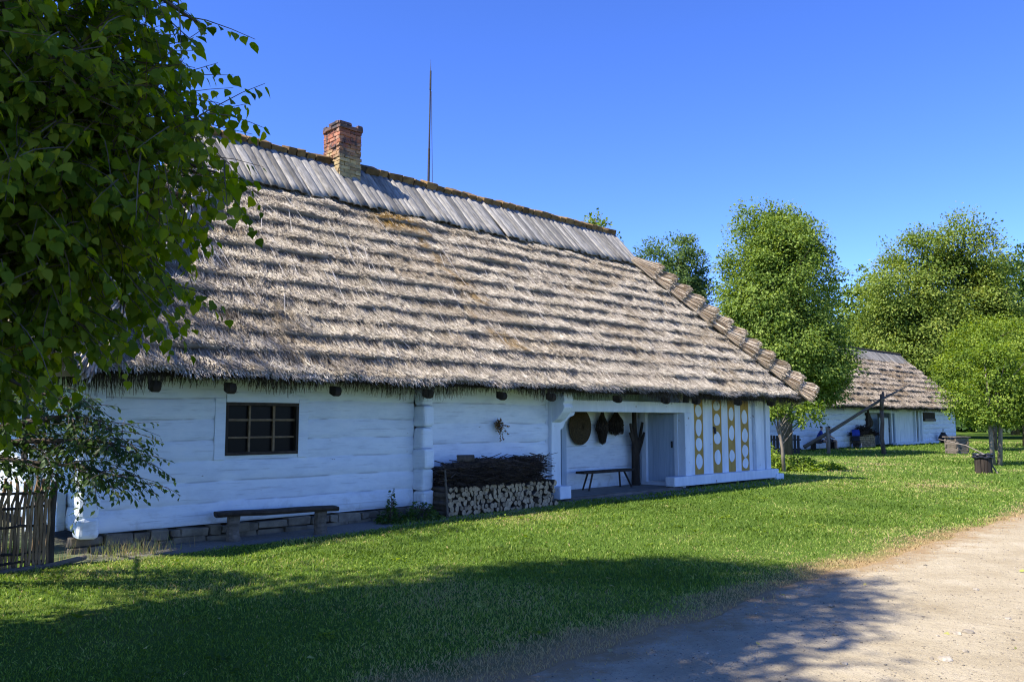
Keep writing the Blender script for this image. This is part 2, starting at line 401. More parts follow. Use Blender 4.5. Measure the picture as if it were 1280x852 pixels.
def path_edge(u):   # v of the near edge of the path
    return -7.25 + 0.022 * np.clip(u, -10, 40) + 0.26 * (fbm(u * 0.55, u * 0 + 3.3, 11, 4) - 0.5) + 0.16 * (vnoise(u * 3.1, u * 0, 5) - 0.5)
us = np.arange(-40, 120, 0.12); e1 = path_edge(us); e2 = -11.4 + 0.5 * (fbm(us * 0.5, us * 0 + 8, 21, 4) - 0.5)
rows = []
KS = [0, 0.03, 0.07, 0.12, 0.18, 0.27, 0.4, 0.6, 0.8, 0.93, 1.0]
for k in KS:
    vv = e1 * (1 - k) + e2 * k
    rows.append(HO[None] + us[:, None] * HD[None] + vv[:, None] * HN[None] + np.array([0, 0, 0.005 + 0.02 * math.sin(math.pi * k)]))
V = np.stack(rows, 0); n1 = len(us); ii = np.arange(len(KS) * n1).reshape(len(KS), n1)
F = np.stack([ii[1:, :-1], ii[1:, 1:], ii[:-1, 1:], ii[:-1, :-1]], -1).reshape(-1, 4)
p = bulk('path', V, F, M['path'], None, {'inner': np.repeat([min(k, 1 - k) * 4.1 for k in KS], n1)}, smooth=True); tag(p, kind='structure')

# ------------------------------------------------------------------ farmhouse
EAVE_V, EAVE_W, RIDGE_V, RIDGE_W = -0.75, 2.32, 3.40, 6.96
LEN = 17.34
house = empty('farmhouse', tuple(HO), HA, 'long whitewashed log farmhouse under a big grey thatched roof with a brick chimney', 'house')

def log_wall(name, u0, u1, w0, w1, holes=(), amp=0.030, lh=0.29, seed=0, axis='u', fixed=0.0, flip=1, mat='wall', parent=None):
    """a wall of stacked, limewashed logs: rounded courses with soft wavering grooves"""
    us = np.arange(u0, u1 + 1e-6, max(0.04, (u1 - u0) / 400)); us[-1] = u1
    ws = np.arange(w0, w1 + 1e-6, 0.012); ws[-1] = w1
    for h in holes:
        us = np.unique(np.concatenate([us, [h[0], h[1]]])); ws = np.unique(np.concatenate([ws, [h[2], h[3]]]))
    U, Wd = np.meshgrid(us, ws)
    ph = (Wd - w0) / lh + 0.18 * (fbm(U * 0.5, U * 0 + 1.0, seed, 2) - 0.5) + 0.04 * (vnoise(U * 2, Wd * 3, seed + 3) - .5)
    fr = ph - np.floor(ph)
    prof = 1 - np.abs(2 * fr - 1) ** 3.0
    gd = vnoise(np.floor(ph) * 7.3 + U * 0.7, np.floor(ph), seed + 9)
    d = amp * (prof * (0.35 + 0.9 * gd) + 0.45 * (fbm(U * 1.6, Wd * 4, seed + 5, 3) - 0.5) + 0.5 * (vnoise(U * 0.3, np.floor(ph) * 3.7, seed + 6) - 0.5)) - amp
    e = np.minimum(fr, 1 - fr) * lh
    seam = np.exp(-(e / 0.009) ** 2) * sstep(0.40, 0.62, fbm(U * 2.6, np.floor(ph + 0.5) * 5.1, seed + 17, 3)) + 0.5 * np.exp(-(np.abs(fr - 0.33 - 0.25 * vnoise(U * 0.35, np.floor(ph) * 2.3, seed + 19)) * lh / 0.007) ** 2) * sstep(0.52, 0.66, fbm(U * 2.6, np.floor(ph) * 3.3, seed + 18, 3))
    if axis == 'u': P = np.stack([U, fixed - flip * d, Wd], -1)
    else: P = np.stack([fixed - flip * d, U, Wd], -1)
    ny, nx = U.shape; ii = np.arange(nx * ny).reshape(ny, nx)
    cu = (U[:-1, :-1] + U[1:, 1:]) / 2; cw = (Wd[:-1, :-1] + Wd[1:, 1:]) / 2
    keep = np.ones_like(cu, bool)
    for h in holes: keep &= ~((cu > h[0]) & (cu < h[1]) & (cw > h[2]) & (cw < h[3]))
    F = np.stack([ii[:-1, :-1], ii[:-1, 1:], ii[1:, 1:], ii[1:, :-1]], -1)[keep]
    if (axis == 'u') != (flip > 0): F = F[:, ::-1]
    return bulk(name, P, F, M[mat], house if parent is None else parent, {'seam': seam}, smooth=True)

WIN = (1.84, 3.00, 1.20, 1.955)
log_wall('log_wall', 0.0, 5.22, 0.26, 2.30, [WIN], seed=1)
log_wall('log_wall', 5.30, 8.62, 0.22, 2.30, seed=31, lh=0.36, amp=0.04)
log_wall('end_wall', 0.0, 6.8, 0.26, 2.5, seed=51, axis='v', fixed=0.0, lh=0.30)
log_wall('end_wall', 0.0, 6.8, 0.10, 2.5, seed=61, axis='v', fixed=LEN, flip=-1)
PV = 1.30; PU = 13.30
log_wall('porch_wall', 8.62, PU, 0.08, 2.34, [], seed=71, fixed=PV, lh=0.5, amp=0.02)
mb = MB()
mb.box((LEN / 2, 6.8, 1.3), (LEN - 0.06, 0.12, 2.5)); mb.build('back_wall', M['wall'], house)
mb = MB()   # inside of the recess
mb.box((PU + 0.06, PV / 2 + 0.04, 1.25), (0.10, PV - 0.02, 2.2)); mb.build('porch_wall', M['white_wood'], house)
mb = MB(); mb.box((8.58, PV / 2, 1.25), (0.10, PV - 0.04, 2.2)); mb.build('porch_wall', M['white_wood'], house)
mb = MB(); mb.box((8.7, 3.0, 2.46), (17.2, 7.2, 0.05)); mb.build('ceiling_boards', M['old_wood'], house)

# window
wf = MB()
u0, u1, w0, w1 = WIN
for a, b_ in (((u0, w0), (u1, w0)), ((u0, w1), (u1, w1))):
    wf.box(((u0 + u1) / 2, 0.045, a[1] + (0.02 if a[1] == w0 else -0.02)), (u1 - u0, 0.10, 0.045))
for uu in (u0 + 0.018, u1 - 0.018): wf.box((uu, 0.047, (w0 + w1) / 2), (0.042, 0.098, w1 - w0 - 0.09))
wfo = wf.build('window', M['dark_wood'], house)
mt = MB()
for k in (1, 2):
    mt.box((u0 + (u1 - u0) * k / 3, 0.060, (w0 + w1) / 2), (0.032, 0.03, w1 - w0 - 0.08), jit=0.003)
    mt.box(((u0 + u1) / 2, 0.065, w0 + (w1 - w0) * k / 3), (u1 - u0 - 0.08, 0.032, 0.026), jit=0.003)
mt.build('muntins', M['frame_wood'], wfo)
gl = MB(); gl.box(((u0 + u1) / 2, 0.092, (w0 + w1) / 2), (u1 - u0 - 0.04, 0.006, w1 - w0 - 0.04)); gl.build('pane', M['glass'], wfo)
ca = MB()   # limewashed casing around the opening
for uu in (u0 - 0.085, u1 + 0.085): ca.box((uu, 0.014, (w0 + w1) / 2 + 0.0), (0.16, 0.03, w1 - w0 + 0.12), jit=0.004)
ca.box(((u0 + u1) / 2, 0.014, w1 + 0.075), (u1 - u0, 0.034, 0.14), jit=0.004)
ca.build('casing', M['wall'], wfo, bevel=0.006)

# projecting log corners
def corner(uc, wl, w_lo, w_hi, n, dep, seed, mat='wall'):
    r_ = random.Random(seed); m_ = MB(); z = w_lo
    hs_ = [r_.uniform(0.85, 1.15) for _ in range(n)]; t = sum(hs_)
    for k in range(n):
        h = hs_[k] / t * (w_hi - w_lo); d = dep * r_.uniform(0.72, 1.12)
        if k == 0: d = dep * 0.93
        m_.box((uc + r_.uniform(-.008, .008), -d / 2 + 0.02, z + h / 2), (wl * r_.uniform(0.92, 1.06), d + 0.04, h - 0.006), jit=0.022); z += h
    return m_.build('log_corner', M[mat], house, bevel=0.05)
corner(5.33, 0.24, 0.20, 2.26, 6, 0.30, 3)
corner(0.0, 0.26, 0.22, 2.26, 7, 0.28, 8)

# left end wall: door-post and shutter
mb = MB(); mb.box((-0.07, 1.95, 1.2), (0.16, 0.13, 2.1), jit=0.01); mb.box((-0.05, 0.85, 0.50), (0.10, 0.30, 0.5), jit=0.015)
mb.build('door_post', M['wall'], house, bevel=0.01)
mb = MB()
for k in range(4): mb.box((-0.05, 2.22 + k * 0.125, 1.65), (0.04, 0.118, 1.15), jit=0.004)
mb.build('shutter', M['dark_wood'], house)

# foundation stones
mb = MB(); r_ = random.Random(4)
for layer in range(2):
    u = -0.15
    while u < 8.7:
        L = r_.uniform(0.14, 0.48); h = r_.uniform(0.09, 0.14)
        base = 0.0 + 0.12 * layer
        if not (u > 8.4): mb.box((u + L / 2, 0.02 + r_.uniform(-0.02, 0.03), base + 0.06), (L - 0.012, 0.16, h), jit=0.016)
        u += L
mb.build('foundation', M['stone'], house, bevel=0.014)

# sill beams, posts, porch beam
mb = MB(); mb.box((15.12, -0.06, 0.275), (4.93, 0.26, 0.235), jit=0.008); mb.build('sill_beam', M['white_wood'], house, bevel=0.02)
mb = MB(); mb.box((17.62, -0.10, 0.17), (0.42, 0.24, 0.17), jit=0.01); mb.build('sill_beam', M['white_wood'], house, bevel=0.02)
mb = MB(); mb.box((8.86, -0.08, 0.275), (0.34, 0.26, 0.26), jit=0.01); mb.build('sill_beam', M['white_wood'], house, bevel=0.02)
mb = MB(); mb.box((11.1, 0.02, 2.00), (5.0, 0.24, 0.25), jit=0.008); mb.build('porch_beam', M['white_wood'], house, bevel=0.015)
mb = MB(); mb.box((8.73, 0.04, 1.18), (0.27, 0.24, 1.66), jit=0.006); mb.build('porch_post', M['white_wood'], house, bevel=0.012)
mb = MB(); mb.box((13.42, 0.03, 1.13), (0.33, 0.25, 1.49), jit=0.006); mb.build('porch_post', M['white_wood'], house, bevel=0.012)
# carved bracket under the beam and the stepped corbel of log ends
def prism(pts, axis, a0, a1):
    n_ = len(pts); vs = []
    for a in (a0, a1):
        for p_ in pts:
            vs.append((a, p_[0], p_[1]) if axis == 'u' else (p_[0], a, p_[1]))
    fs = [tuple(range(n_))[::-1], tuple(range(n_, 2 * n_))] + [(k, (k + 1) % n_, n_ + (k + 1) % n_, n_ + k) for k in range(n_)]
    return vs, fs
mb = MB(); mb.add(*prism([(0.05, 2.24), (-0.40, 2.24), (-0.43, 2.08), (-0.38, 2.03), (-0.42, 1.96), (-0.36, 1.86), (-0.22, 1.72), (0.05, 1.60)], 'u', 8.60, 8.86)); 
mb.build('corbel', M['white_wood'], house, bevel=0.012)
mb = MB(); mb.add(*prism([(8.87, 1.872), (9.34, 1.872), (9.30, 1.80), (9.16, 1.76), (9.03, 1.66), (8.97, 1.55), (8.87, 1.50)], 'v', -0.06, 0.12)); 
mb.build('bracket', M['white_wood'], house, bevel=0.012)
# porch floor
mb = MB()
mb.box((10.9, 0.66, 0.03), (4.7, 1.36, 0.20)); mb.build('porch_floor', M['earth'], house)
mb = MB(); mb.tube([(8.95, -0.12, 0.085), (10.2, -0.15, 0.10), (11.6, -0.13, 0.10), (12.9, -0.14, 0.095)], [0.07, 0.065, 0.06, 0.055], 10, wob=0.06)
mb.build('threshold_log', M['old_wood'], house, smooth=True)
# porch doors
def plank_door(name, c, w_, h, axis, n_, mat='blue_door'):
    d = MB()
    for k in range(n_):
        s = (k + 0.5) / n_ - 0.5
        if axis == 'u': d.box((c[0] + s * w_, c[1], c[2]), (w_ / n_ - 0.006, 0.04, h), jit=0.003)
        else: d.box((c[0], c[1] + s * w_, c[2]), (0.04, w_ / n_ - 0.006, h), jit=0.003)
    return d.build(name, M[mat], house)
dl = plank_door('door', (9.80, PV - 0.05, 0.99), 1.0, 1.76, 'u', 6)
hb = MB(); hb.tube([(10.22, PV - 0.08, 1.05), (10.22, PV - 0.12, 1.09), (10.22, PV - 0.08, 1.13)], 0.008, 6); hb.build('handle', M['iron'], dl)
mb = MB(); mb.box((10.40, PV - 0.04, 1.06), (0.16, 0.10, 1.9)); mb.build('door_jamb', M['blue_door'], house)
dr = plank_door('door', (PU - 0.02, 0.60, 1.04), 0.80, 1.62, 'v', 5)
hb = MB(); hb.box((PU - 0.055, 0.28, 1.12), (0.02, 0.04, 0.16)); hb.build('handle', M['iron'], dr)
mb = MB(); mb.box((PU - 0.05, 1.06, 1.06), (0.16, 0.13, 1.72)); mb.build('door_jamb', M['white_wood'], house)
mb = MB(); mb.box((PU - 0.02, 0.16, 1.10), (0.09, 0.10, 1.60)); mb.build('door_jamb', M['white_wood'], house)
mb = MB(); mb.box((PU + 0.01, 0.6, 0.13), (0.16, 1.2, 0.14)); mb.build('door_sill', M['white_wood'], house)

# painted panel right of the porch
edges = [13.60, 13.79, 14.18, 14.61, 15.03, 15.33, 15.68, 15.96, 16.37, 16.55]
ovals = {0: [(1.93, 0.155), (1.53, 0.215), (1.12, 0.165), (0.70, 0.19)], 1: [(2.06, 0.13), (1.71, 0.155), (1.25, 0.16), (0.78, 0.19)],
         2: [(1.86, 0.18), (1.37, 0.20), (0.79, 0.16)], 3: [(1.78, 0.19), (1.30, 0.19), (0.90, 0.17), (0.58, 0.14)]}
oi = 0
for k in range(len(edges) - 1):
    a, b_ = edges[k], edges[k + 1]; mb = MB()
    och = k % 2 == 1
    if k == 2 or k == 4 or k == 6:
        mb.box(((a + b_) / 2, 0.02, 1.30), (b_ - a - 0.006, 0.05, 1.83))
        mb.build('panel_board', M['white_wood'], house)
    elif och:
        mb.box(((a + b_) / 2, 0.022, 1.30), (b_ - a - 0.006, 0.05, 1.83))
        wd = (b_ - a) * 0.37
        for (wc, hh) in ovals[oi]:
            n_ = 20; 
            w1_, w2_ = rnd.uniform(0, 6), rnd.uniform(0, 6); pts = [((a + b_) / 2 + wd * (0.96 + 0.06 * math.sin(q * 0.63 + w1_)) * math.cos(2 * math.pi * q / n_), wc + hh * (0.97 + 0.06 * math.sin(q * 0.94 + w2_)) * math.sin(2 * math.pi * q / n_)) for q in range(n_)]
            vs = [(p_[0], -0.003, p_[1]) for p_ in pts] + [(p_[0], -0.0055, p_[1]) for p_ in pts]
            fs = [tuple(range(n_, 2 * n_))] + [(q, (q + 1) % n_, n_ + (q + 1) % n_, n_ + q) for q in range(n_)]
            mb.add(vs, fs, 1)
        o = mb.build('painted_board', [M['ochre'], M['white_wood']], house); oi += 1
    else:
        mb.box(((a + b_) / 2, 0.02, 1.30), (b_ - a - 0.006, 0.05, 1.83)); mb.build('panel_board', M['white_wood'], house)
mb = MB(); mb.box((16.72, -0.02, 1.30), (0.30, 0.16, 1.84), jit=0.005); mb.build('corner_post', M['white_wood'], house, bevel=0.01)
mb = MB(); mb.box((17.0, 0.03, 1.30), (0.24, 0.14, 1.83), jit=0.005); mb.build('corner_post', M['white_wood'], house, bevel=0.01)
mb = MB(); mb.box((17.25, 0.06, 1.27), (0.22, 0.30, 1.80), jit=0.005); mb.build('corner_post', M['white_wood'], house, bevel=0.01)
mb = MB(); mb.tube([(14.64, -0.0, 1.53), (14.66, -0.035, 1.50), (14.67, -0.045, 1.36)], [0.03, 0.035, 0.028], 7); mb.build('latch', M['iron'], house)

# beam ends under the eave
for uu in (0.61, 1.63, 3.30, 5.08, 6.78, 8.09, 10.13, 11.85, 13.07, 14.94, 16.6):
    mb = MB(); h = 0.15
    mb.add(*prism([(-0.44, 2.22), (-0.61, 2.20), (-0.64, 2.14), (-0.62, 2.08), (-0.56, 2.055), (-0.44, 2.10)], 'u', uu - 0.055, uu + 0.055))
    mb.build('beam_end', M['dark_wood'], house, bevel=0.015)

# ------------------------------------------------------------------ thatch
def thatch(parent, A, B, Cc, Dd, ncourse, nblade, seed, moss=None, name='thatch', lip=0.085, blade=(0.11, 0.25), bw=0.0065, ures=0.06, eave_fringe=True, mats=None, sticky=True):
    """stepped straw roof plane: A-B eave line, D-C upper line. A shaggy base sheet plus individual straws"""
    A, B, Cc, Dd = (np.array(p, float) for p in (A, B, Cc, Dd))
    rg = np.random.default_rng(seed)
    al = (B - A) / np.linalg.norm(B - A); Lu = np.linalg.norm(B - A)
    up = (Dd - A) - al * ((Dd - A) @ al); Ls = np.linalg.norm(up); up /= Ls
    nn = np.cross(al, up); nn /= np.linalg.norm(nn)
    aD = (Dd - A) @ al; aC = (Cc - A) @ al
    def lohi(s): k = s / Ls; return aD * k, Lu + (aC - Lu) * k
    cs = Ls / ncourse
    def warp(a, k): return 0.06 * cs * (fbm(a * 0.9, k * 5.1 + a * 0, seed, 3) - 0.5) * 2
    def lipof(a, k): return lip * (0.75 + 0.65 * sstep(0.3, 0.72, fbm(a * 1.1, k * 3.7 + a * 0, seed + 2, 3)))
    # base sheet
    na = int(Lu / ures); V = []; F = []; RN = []; MS = []; base = 0
    t = np.linspace(0, 1, na + 1)
    for k in range(ncourse):
        rowv = []
        for (ds, off) in ((0.10, -0.08), (-0.05, 0.42), (-0.02, 0.72), (0.05, 0.92), (0.3, 0.78), (0.65, 0.42), (1.25, -0.05)):
            s = (k + ds) * cs; lo, hi = lohi(min(max(s, 0), Ls)); a = lo + (hi - lo) * t
            sw = s + warp(a, k) * (1 if ds < 1 else 0.3)
            h = lipof(a, k) * off + 0.035 * (fbm(a * 9, sw * 9, seed + 4, 2) - 0.5)
            P = A + a[:, None] * al + np.minimum(sw, Ls + 0.05)[:, None] * up + h[:, None] * nn
            rowv.append(P)
        P = np.stack(rowv, 0); nr = P.shape[0]
        ii = base + np.arange(nr * (na + 1)).reshape(nr, na + 1)
        F.append(np.stack([ii[:-1, :-1], ii[:-1, 1:], ii[1:, 1:], ii[1:, :-1]], -1).reshape(-1, 4))
        V.append(P.reshape(-1, 3)); base += nr * (na + 1)
        rr = np.repeat(np.array([0.0, 0.0, 0.10, 0.30, 0.25, 0.14, 0.04]), na + 1) + rg.uniform(0, 0.08, nr * (na + 1)); RN.append(rr); MS.append(np.zeros(nr * (na + 1)))  # shade of the gap under each lip put into the row tones
    # straws: outward-pointing stubble on the lower half of each course, flatter mossy stems above it
    kk = rg.integers(0, ncourse, nblade); f = rg.random(nblade) ** 1.15
    s = (kk + f) * cs; k01 = s / Ls
    lo = aD * k01; hi = Lu + (aC - Lu) * k01; a = lo + (hi - lo) * rg.random(nblade)
    keep = rg.random(nblade) < (hi - lo) / Lu; kk, f, s, a = kk[keep], f[keep], s[keep], a[keep]; n_ = len(a)
    L = rg.uniform(*blade, n_); wd = bw * rg.uniform(0.6, 1.5, n_)
    stub = sstep(0.65, 0.25, f)                                   # 1 near the lip, 0 higher up
    L = L * (0.55 + 0.45 * (1 - stub))
    clump = fbm(a * 6.5, s * 6.5, seed + 8, 2) - 0.5
    tuft = 0.07 * np.maximum(vnoise(a * 6.0, s * 6.0 + kk * 3.1, seed + 15) - 0.40, 0)
    hs_ = lipof(a, kk) * np.interp(f, [0, 0.05, 0.3, 0.65, 1.0], [0.72, 0.92, 0.78, 0.42, 0.06])
    sw = warp(a, kk)
    lat = rg.normal(0, 0.20, n_) + 0.10 * (vnoise(a * 1.7, s * 1.7, seed + 6) - 0.5) * 2
    outw = stub * rg.uniform(0.10, 0.55, n_) + 0.06
    dd = -up[None] + al[None] * lat[:, None] + nn[None] * outw[:, None]; dd /= np.linalg.norm(dd, axis=1)[:, None]
    bot = A + a[:, None] * al + (s + sw)[:, None] * up + (hs_ + tuft + 0.012 + rg.uniform(0, 0.03, n_))[:, None] * nn + dd * (rg.uniform(0, 0.07, n_) * stub)[:, None]
    top = bot - dd * L[:, None]
    roll = rg.normal(0, 0.8, n_)
    side = np.cross(dd, nn[None]); side /= np.linalg.norm(side, axis=1)[:, None]; nb = np.cross(side, dd)
    x = side * np.cos(roll)[:, None] + nb * np.sin(roll)[:, None]
    q = np.stack([top - x * wd[:, None] * .5, top + x * wd[:, None] * .5, bot + x * wd[:, None] * .6, bot - x * wd[:, None] * .6], 1)
    rb = np.clip(0.33 + 0.27 * stub + rg.normal(0, 0.20, n_) + 0.40 * clump + 1.0 * (tuft - 0.02), 0, 1)  # paler towards the lip: sunlit butts painted into the straw tone
    fi = base + np.arange(n_ * 4).reshape(n_, 4); V.append(q.reshape(-1, 3)); F.append(fi); RN.append(np.repeat(rb, 4))
    ms = np.zeros(n_) if moss is None else moss(a, s, rg)
    MS.append(np.repeat(ms, 4)); base += n_ * 4
    if eave_fringe:   # straw ends drooping over the eave, coloured pale as if sunlit
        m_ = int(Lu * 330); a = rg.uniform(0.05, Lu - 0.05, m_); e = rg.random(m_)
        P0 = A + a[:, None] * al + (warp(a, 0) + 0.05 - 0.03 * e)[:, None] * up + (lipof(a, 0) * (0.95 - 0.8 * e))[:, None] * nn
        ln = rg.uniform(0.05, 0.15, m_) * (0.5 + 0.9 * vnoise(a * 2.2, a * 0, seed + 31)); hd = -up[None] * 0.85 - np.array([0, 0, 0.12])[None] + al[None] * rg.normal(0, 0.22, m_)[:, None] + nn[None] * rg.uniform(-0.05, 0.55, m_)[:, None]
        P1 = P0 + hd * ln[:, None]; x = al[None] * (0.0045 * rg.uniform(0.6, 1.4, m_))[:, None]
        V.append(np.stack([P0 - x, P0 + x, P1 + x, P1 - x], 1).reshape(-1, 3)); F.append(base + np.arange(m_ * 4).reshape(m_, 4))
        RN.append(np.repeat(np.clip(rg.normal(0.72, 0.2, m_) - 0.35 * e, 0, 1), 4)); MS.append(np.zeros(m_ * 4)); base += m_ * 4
    if sticky:   # loose long stems sliding down the roof
        m_ = int(nblade / 4500); a = rg.uniform(0.03, 0.97, m_); s = rg.uniform(0.05, 0.8, m_) * Ls
        lo = aD * s / Ls; hi = Lu + (aC - Lu) * s / Ls; a = lo + (hi - lo) * a
        L = rg.uniform(0.35, 0.9, m_); lat = rg.normal(0, 0.2, m_)
        P0 = A + a[:, None] * al + s[:, None] * up + (lip * 1.3) * nn; P1 = P0 + (al * lat[:, None] + up * 0.97) * L[:, None] + 0.02 * nn
        x = al * 0.005
        V.append(np.stack([P0 - x, P0 + x, P1 + x, P1 - x], 1).reshape(-1, 3)); F.append(base + np.arange(m_ * 4).reshape(m_, 4))
        RN.append(np.full(m_ * 4, 0.98)); MS.append(np.zeros(m_ * 4)); base += m_ * 4
    V = np.concatenate(V); F = np.concatenate(F)
    o = bulk(name, V, F, (mats or M['straw']), parent, {'rnd': np.concatenate(RN), 'moss': np.concatenate(MS)})
    if eave_fringe:   # ragged underside hanging below the lip, eave shade put into its colour
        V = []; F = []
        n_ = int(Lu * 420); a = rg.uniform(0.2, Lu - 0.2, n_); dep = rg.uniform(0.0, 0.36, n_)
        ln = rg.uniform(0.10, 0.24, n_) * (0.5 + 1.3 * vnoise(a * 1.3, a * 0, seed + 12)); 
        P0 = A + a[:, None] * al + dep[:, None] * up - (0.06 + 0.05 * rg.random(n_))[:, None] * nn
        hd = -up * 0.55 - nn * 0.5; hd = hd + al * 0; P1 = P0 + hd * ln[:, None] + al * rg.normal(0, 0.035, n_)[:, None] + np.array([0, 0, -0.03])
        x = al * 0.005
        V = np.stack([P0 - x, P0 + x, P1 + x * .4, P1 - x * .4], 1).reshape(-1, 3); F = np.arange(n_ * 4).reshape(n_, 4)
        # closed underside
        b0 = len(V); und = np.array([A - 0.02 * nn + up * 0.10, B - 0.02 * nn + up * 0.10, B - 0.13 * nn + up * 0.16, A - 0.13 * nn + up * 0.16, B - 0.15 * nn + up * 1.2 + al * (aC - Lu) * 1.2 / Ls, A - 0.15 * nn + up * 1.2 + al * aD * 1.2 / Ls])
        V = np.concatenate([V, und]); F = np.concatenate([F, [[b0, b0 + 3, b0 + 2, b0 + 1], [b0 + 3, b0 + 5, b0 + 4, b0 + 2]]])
        bulk('eave_fringe', V, F, M['straw_shaded'], o, {'rnd': rg.random(len(V))})
    return o

HIPL, HIPR = 2.30, 15.02
def slope_w(v): return EAVE_W + (v - EAVE_V) * (RIDGE_W - EAVE_W) / (RIDGE_V - EAVE_V)
BV = 2.55
def moss_front(a, s, rg):
    # brown moss where rain drips off the chimney side, trailing down the slope, and a patch under the boards
    u = a - 0.76; m = np.zeros_like(a)
    m = np.maximum(m, 1.0 * np.exp(-(((u - 6.35) / 0.65) ** 4 + ((s - 4.5) / 0.36) ** 4)))
    c = 6.9 + (4.2 - s) * 0.16 + 0.25 * np.sin(s * 3)
    m = np.maximum(m, 0.75 * np.exp(-((u - c) / 0.38) ** 2) * (s > 0.8) * (s < 4.4) * sstep(0.42, 0.7, fbm(a * 5, s * 4, 77, 2)))
    m = np.maximum(m, 0.22 * (vnoise(a * 0.9, s * 2.2, 41) > 0.70))
    return m * (rg.random(len(a)) < 0.85)
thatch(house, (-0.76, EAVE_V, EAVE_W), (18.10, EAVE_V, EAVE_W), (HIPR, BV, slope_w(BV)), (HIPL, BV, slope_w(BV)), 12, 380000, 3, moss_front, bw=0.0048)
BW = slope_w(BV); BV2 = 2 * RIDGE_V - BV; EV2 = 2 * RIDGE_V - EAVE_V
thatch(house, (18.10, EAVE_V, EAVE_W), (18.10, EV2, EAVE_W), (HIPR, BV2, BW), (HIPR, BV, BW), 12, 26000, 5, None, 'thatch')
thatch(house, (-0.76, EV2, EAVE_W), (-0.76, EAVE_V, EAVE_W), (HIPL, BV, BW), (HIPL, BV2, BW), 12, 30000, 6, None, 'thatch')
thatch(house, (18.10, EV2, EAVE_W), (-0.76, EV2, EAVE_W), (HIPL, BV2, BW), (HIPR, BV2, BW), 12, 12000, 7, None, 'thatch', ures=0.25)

# ridge boards: weathered half-round slabs laid side by side
RL, RR = 2.48, 14.86
def ridge_boards(side):
    V = []; F = []; RN = []; b = 0; u = RL - 0.12; r_ = random.Random(12 + side); sd = 1 if side == 0 else -1
    sl_len = math.hypot(RIDGE_V - BV, RIDGE_W - BW); dv = (RIDGE_V - BV) / sl_len; dw = (RIDGE_W - BW) / sl_len
    while u < RR + 0.10:
        wd = r_.uniform(0.11, 0.24); nseg = 6; st = 6; lenx = sl_len + r_.uniform(0.10, 0.20); top = r_.uniform(-0.05, 0.03); c = u + wd / 2; ht = r_.uniform(0.015, 0.045); tl = r_.uniform(-0.003, 0.003); lift = r_.uniform(0.01, 0.06); rv = r_.random()
        for i in range(st + 1):
            s = top + (lenx - top) * i / st
            for k in range(nseg + 1):
                a = k / nseg * 2 - 1
                h = ht * (1 - a * a) + lift * (i / st) + 0.09
                uu = c + a * wd * 0.53 + tl * i
                v = RIDGE_V - s * dv - h * dw; w_ = RIDGE_W - s * dw + h * dv
                if side: v = 2 * RIDGE_V - v
                V.append((uu, v, w_)); RN.append(rv)
        for i in range(st):
            for k in range(nseg):
                q = [b + i * (nseg + 1) + k, b + i * (nseg + 1) + k + 1, b + (i + 1) * (nseg + 1) + k + 1, b + (i + 1) * (nseg + 1) + k]
                F.append(q if side else q[::-1])
        b += (st + 1) * (nseg + 1); u += wd * 0.93
    o = bulk('ridge_boards', np.array(V), np.array(F), M['board'], house, {'rnd': RN}, smooth=False)
    md = o.modifiers.new('thick', 'SOLIDIFY'); md.thickness = 0.02; md.offset = -1
    return o
rb = ridge_boards(0); ridge_boards(1)
mb = MB(); mb.tube([(RL - 0.1, BV + 0.0, BW + 0.09), (6, BV, BW + 0.08), (11, BV, BW + 0.085), (RR + 0.12, BV, BW + 0.09)], 0.045, 8); mb.build('roof_pole', M['dark_wood'], house, smooth=True)
# small boarded gablets at both ridge ends
for (uu, uh) in ((RL, HIPL), (RR, HIPR)):
    mb = MB(); mb.add([(uu, RIDGE_V, RIDGE_W + 0.02), (uh, BV, BW), (uh, BV2, BW)], [(0, 1, 2)]); mb.build('gablet', M['board'], house)
# ridge cap of short brown shingles projecting over the ridge
mb = MB(); u = RL - 0.15; r_ = random.Random(9)
while u < RR + 0.12:
    L = r_.uniform(0.20, 0.38)
    if not (5.40 < u + L / 2 < 6.22):
        mb = MB(); mb.box((u + L / 2, RIDGE_V + 0.0 + r_.uniform(-0.02, 0.02), RIDGE_W + 0.135 + r_.uniform(-0.012, 0.022)), (L - 0.02, 0.30, 0.15), Matrix.Rotation(R(24 + r_.uniform(-5, 5)), 3, 'X') @ Matrix.Rotation(R(r_.uniform(-4, 4)), 3, 'Y'), jit=0.012)
        mb.build('ridge_shingle', M['cap'], house, bevel=0.01)
    u += L

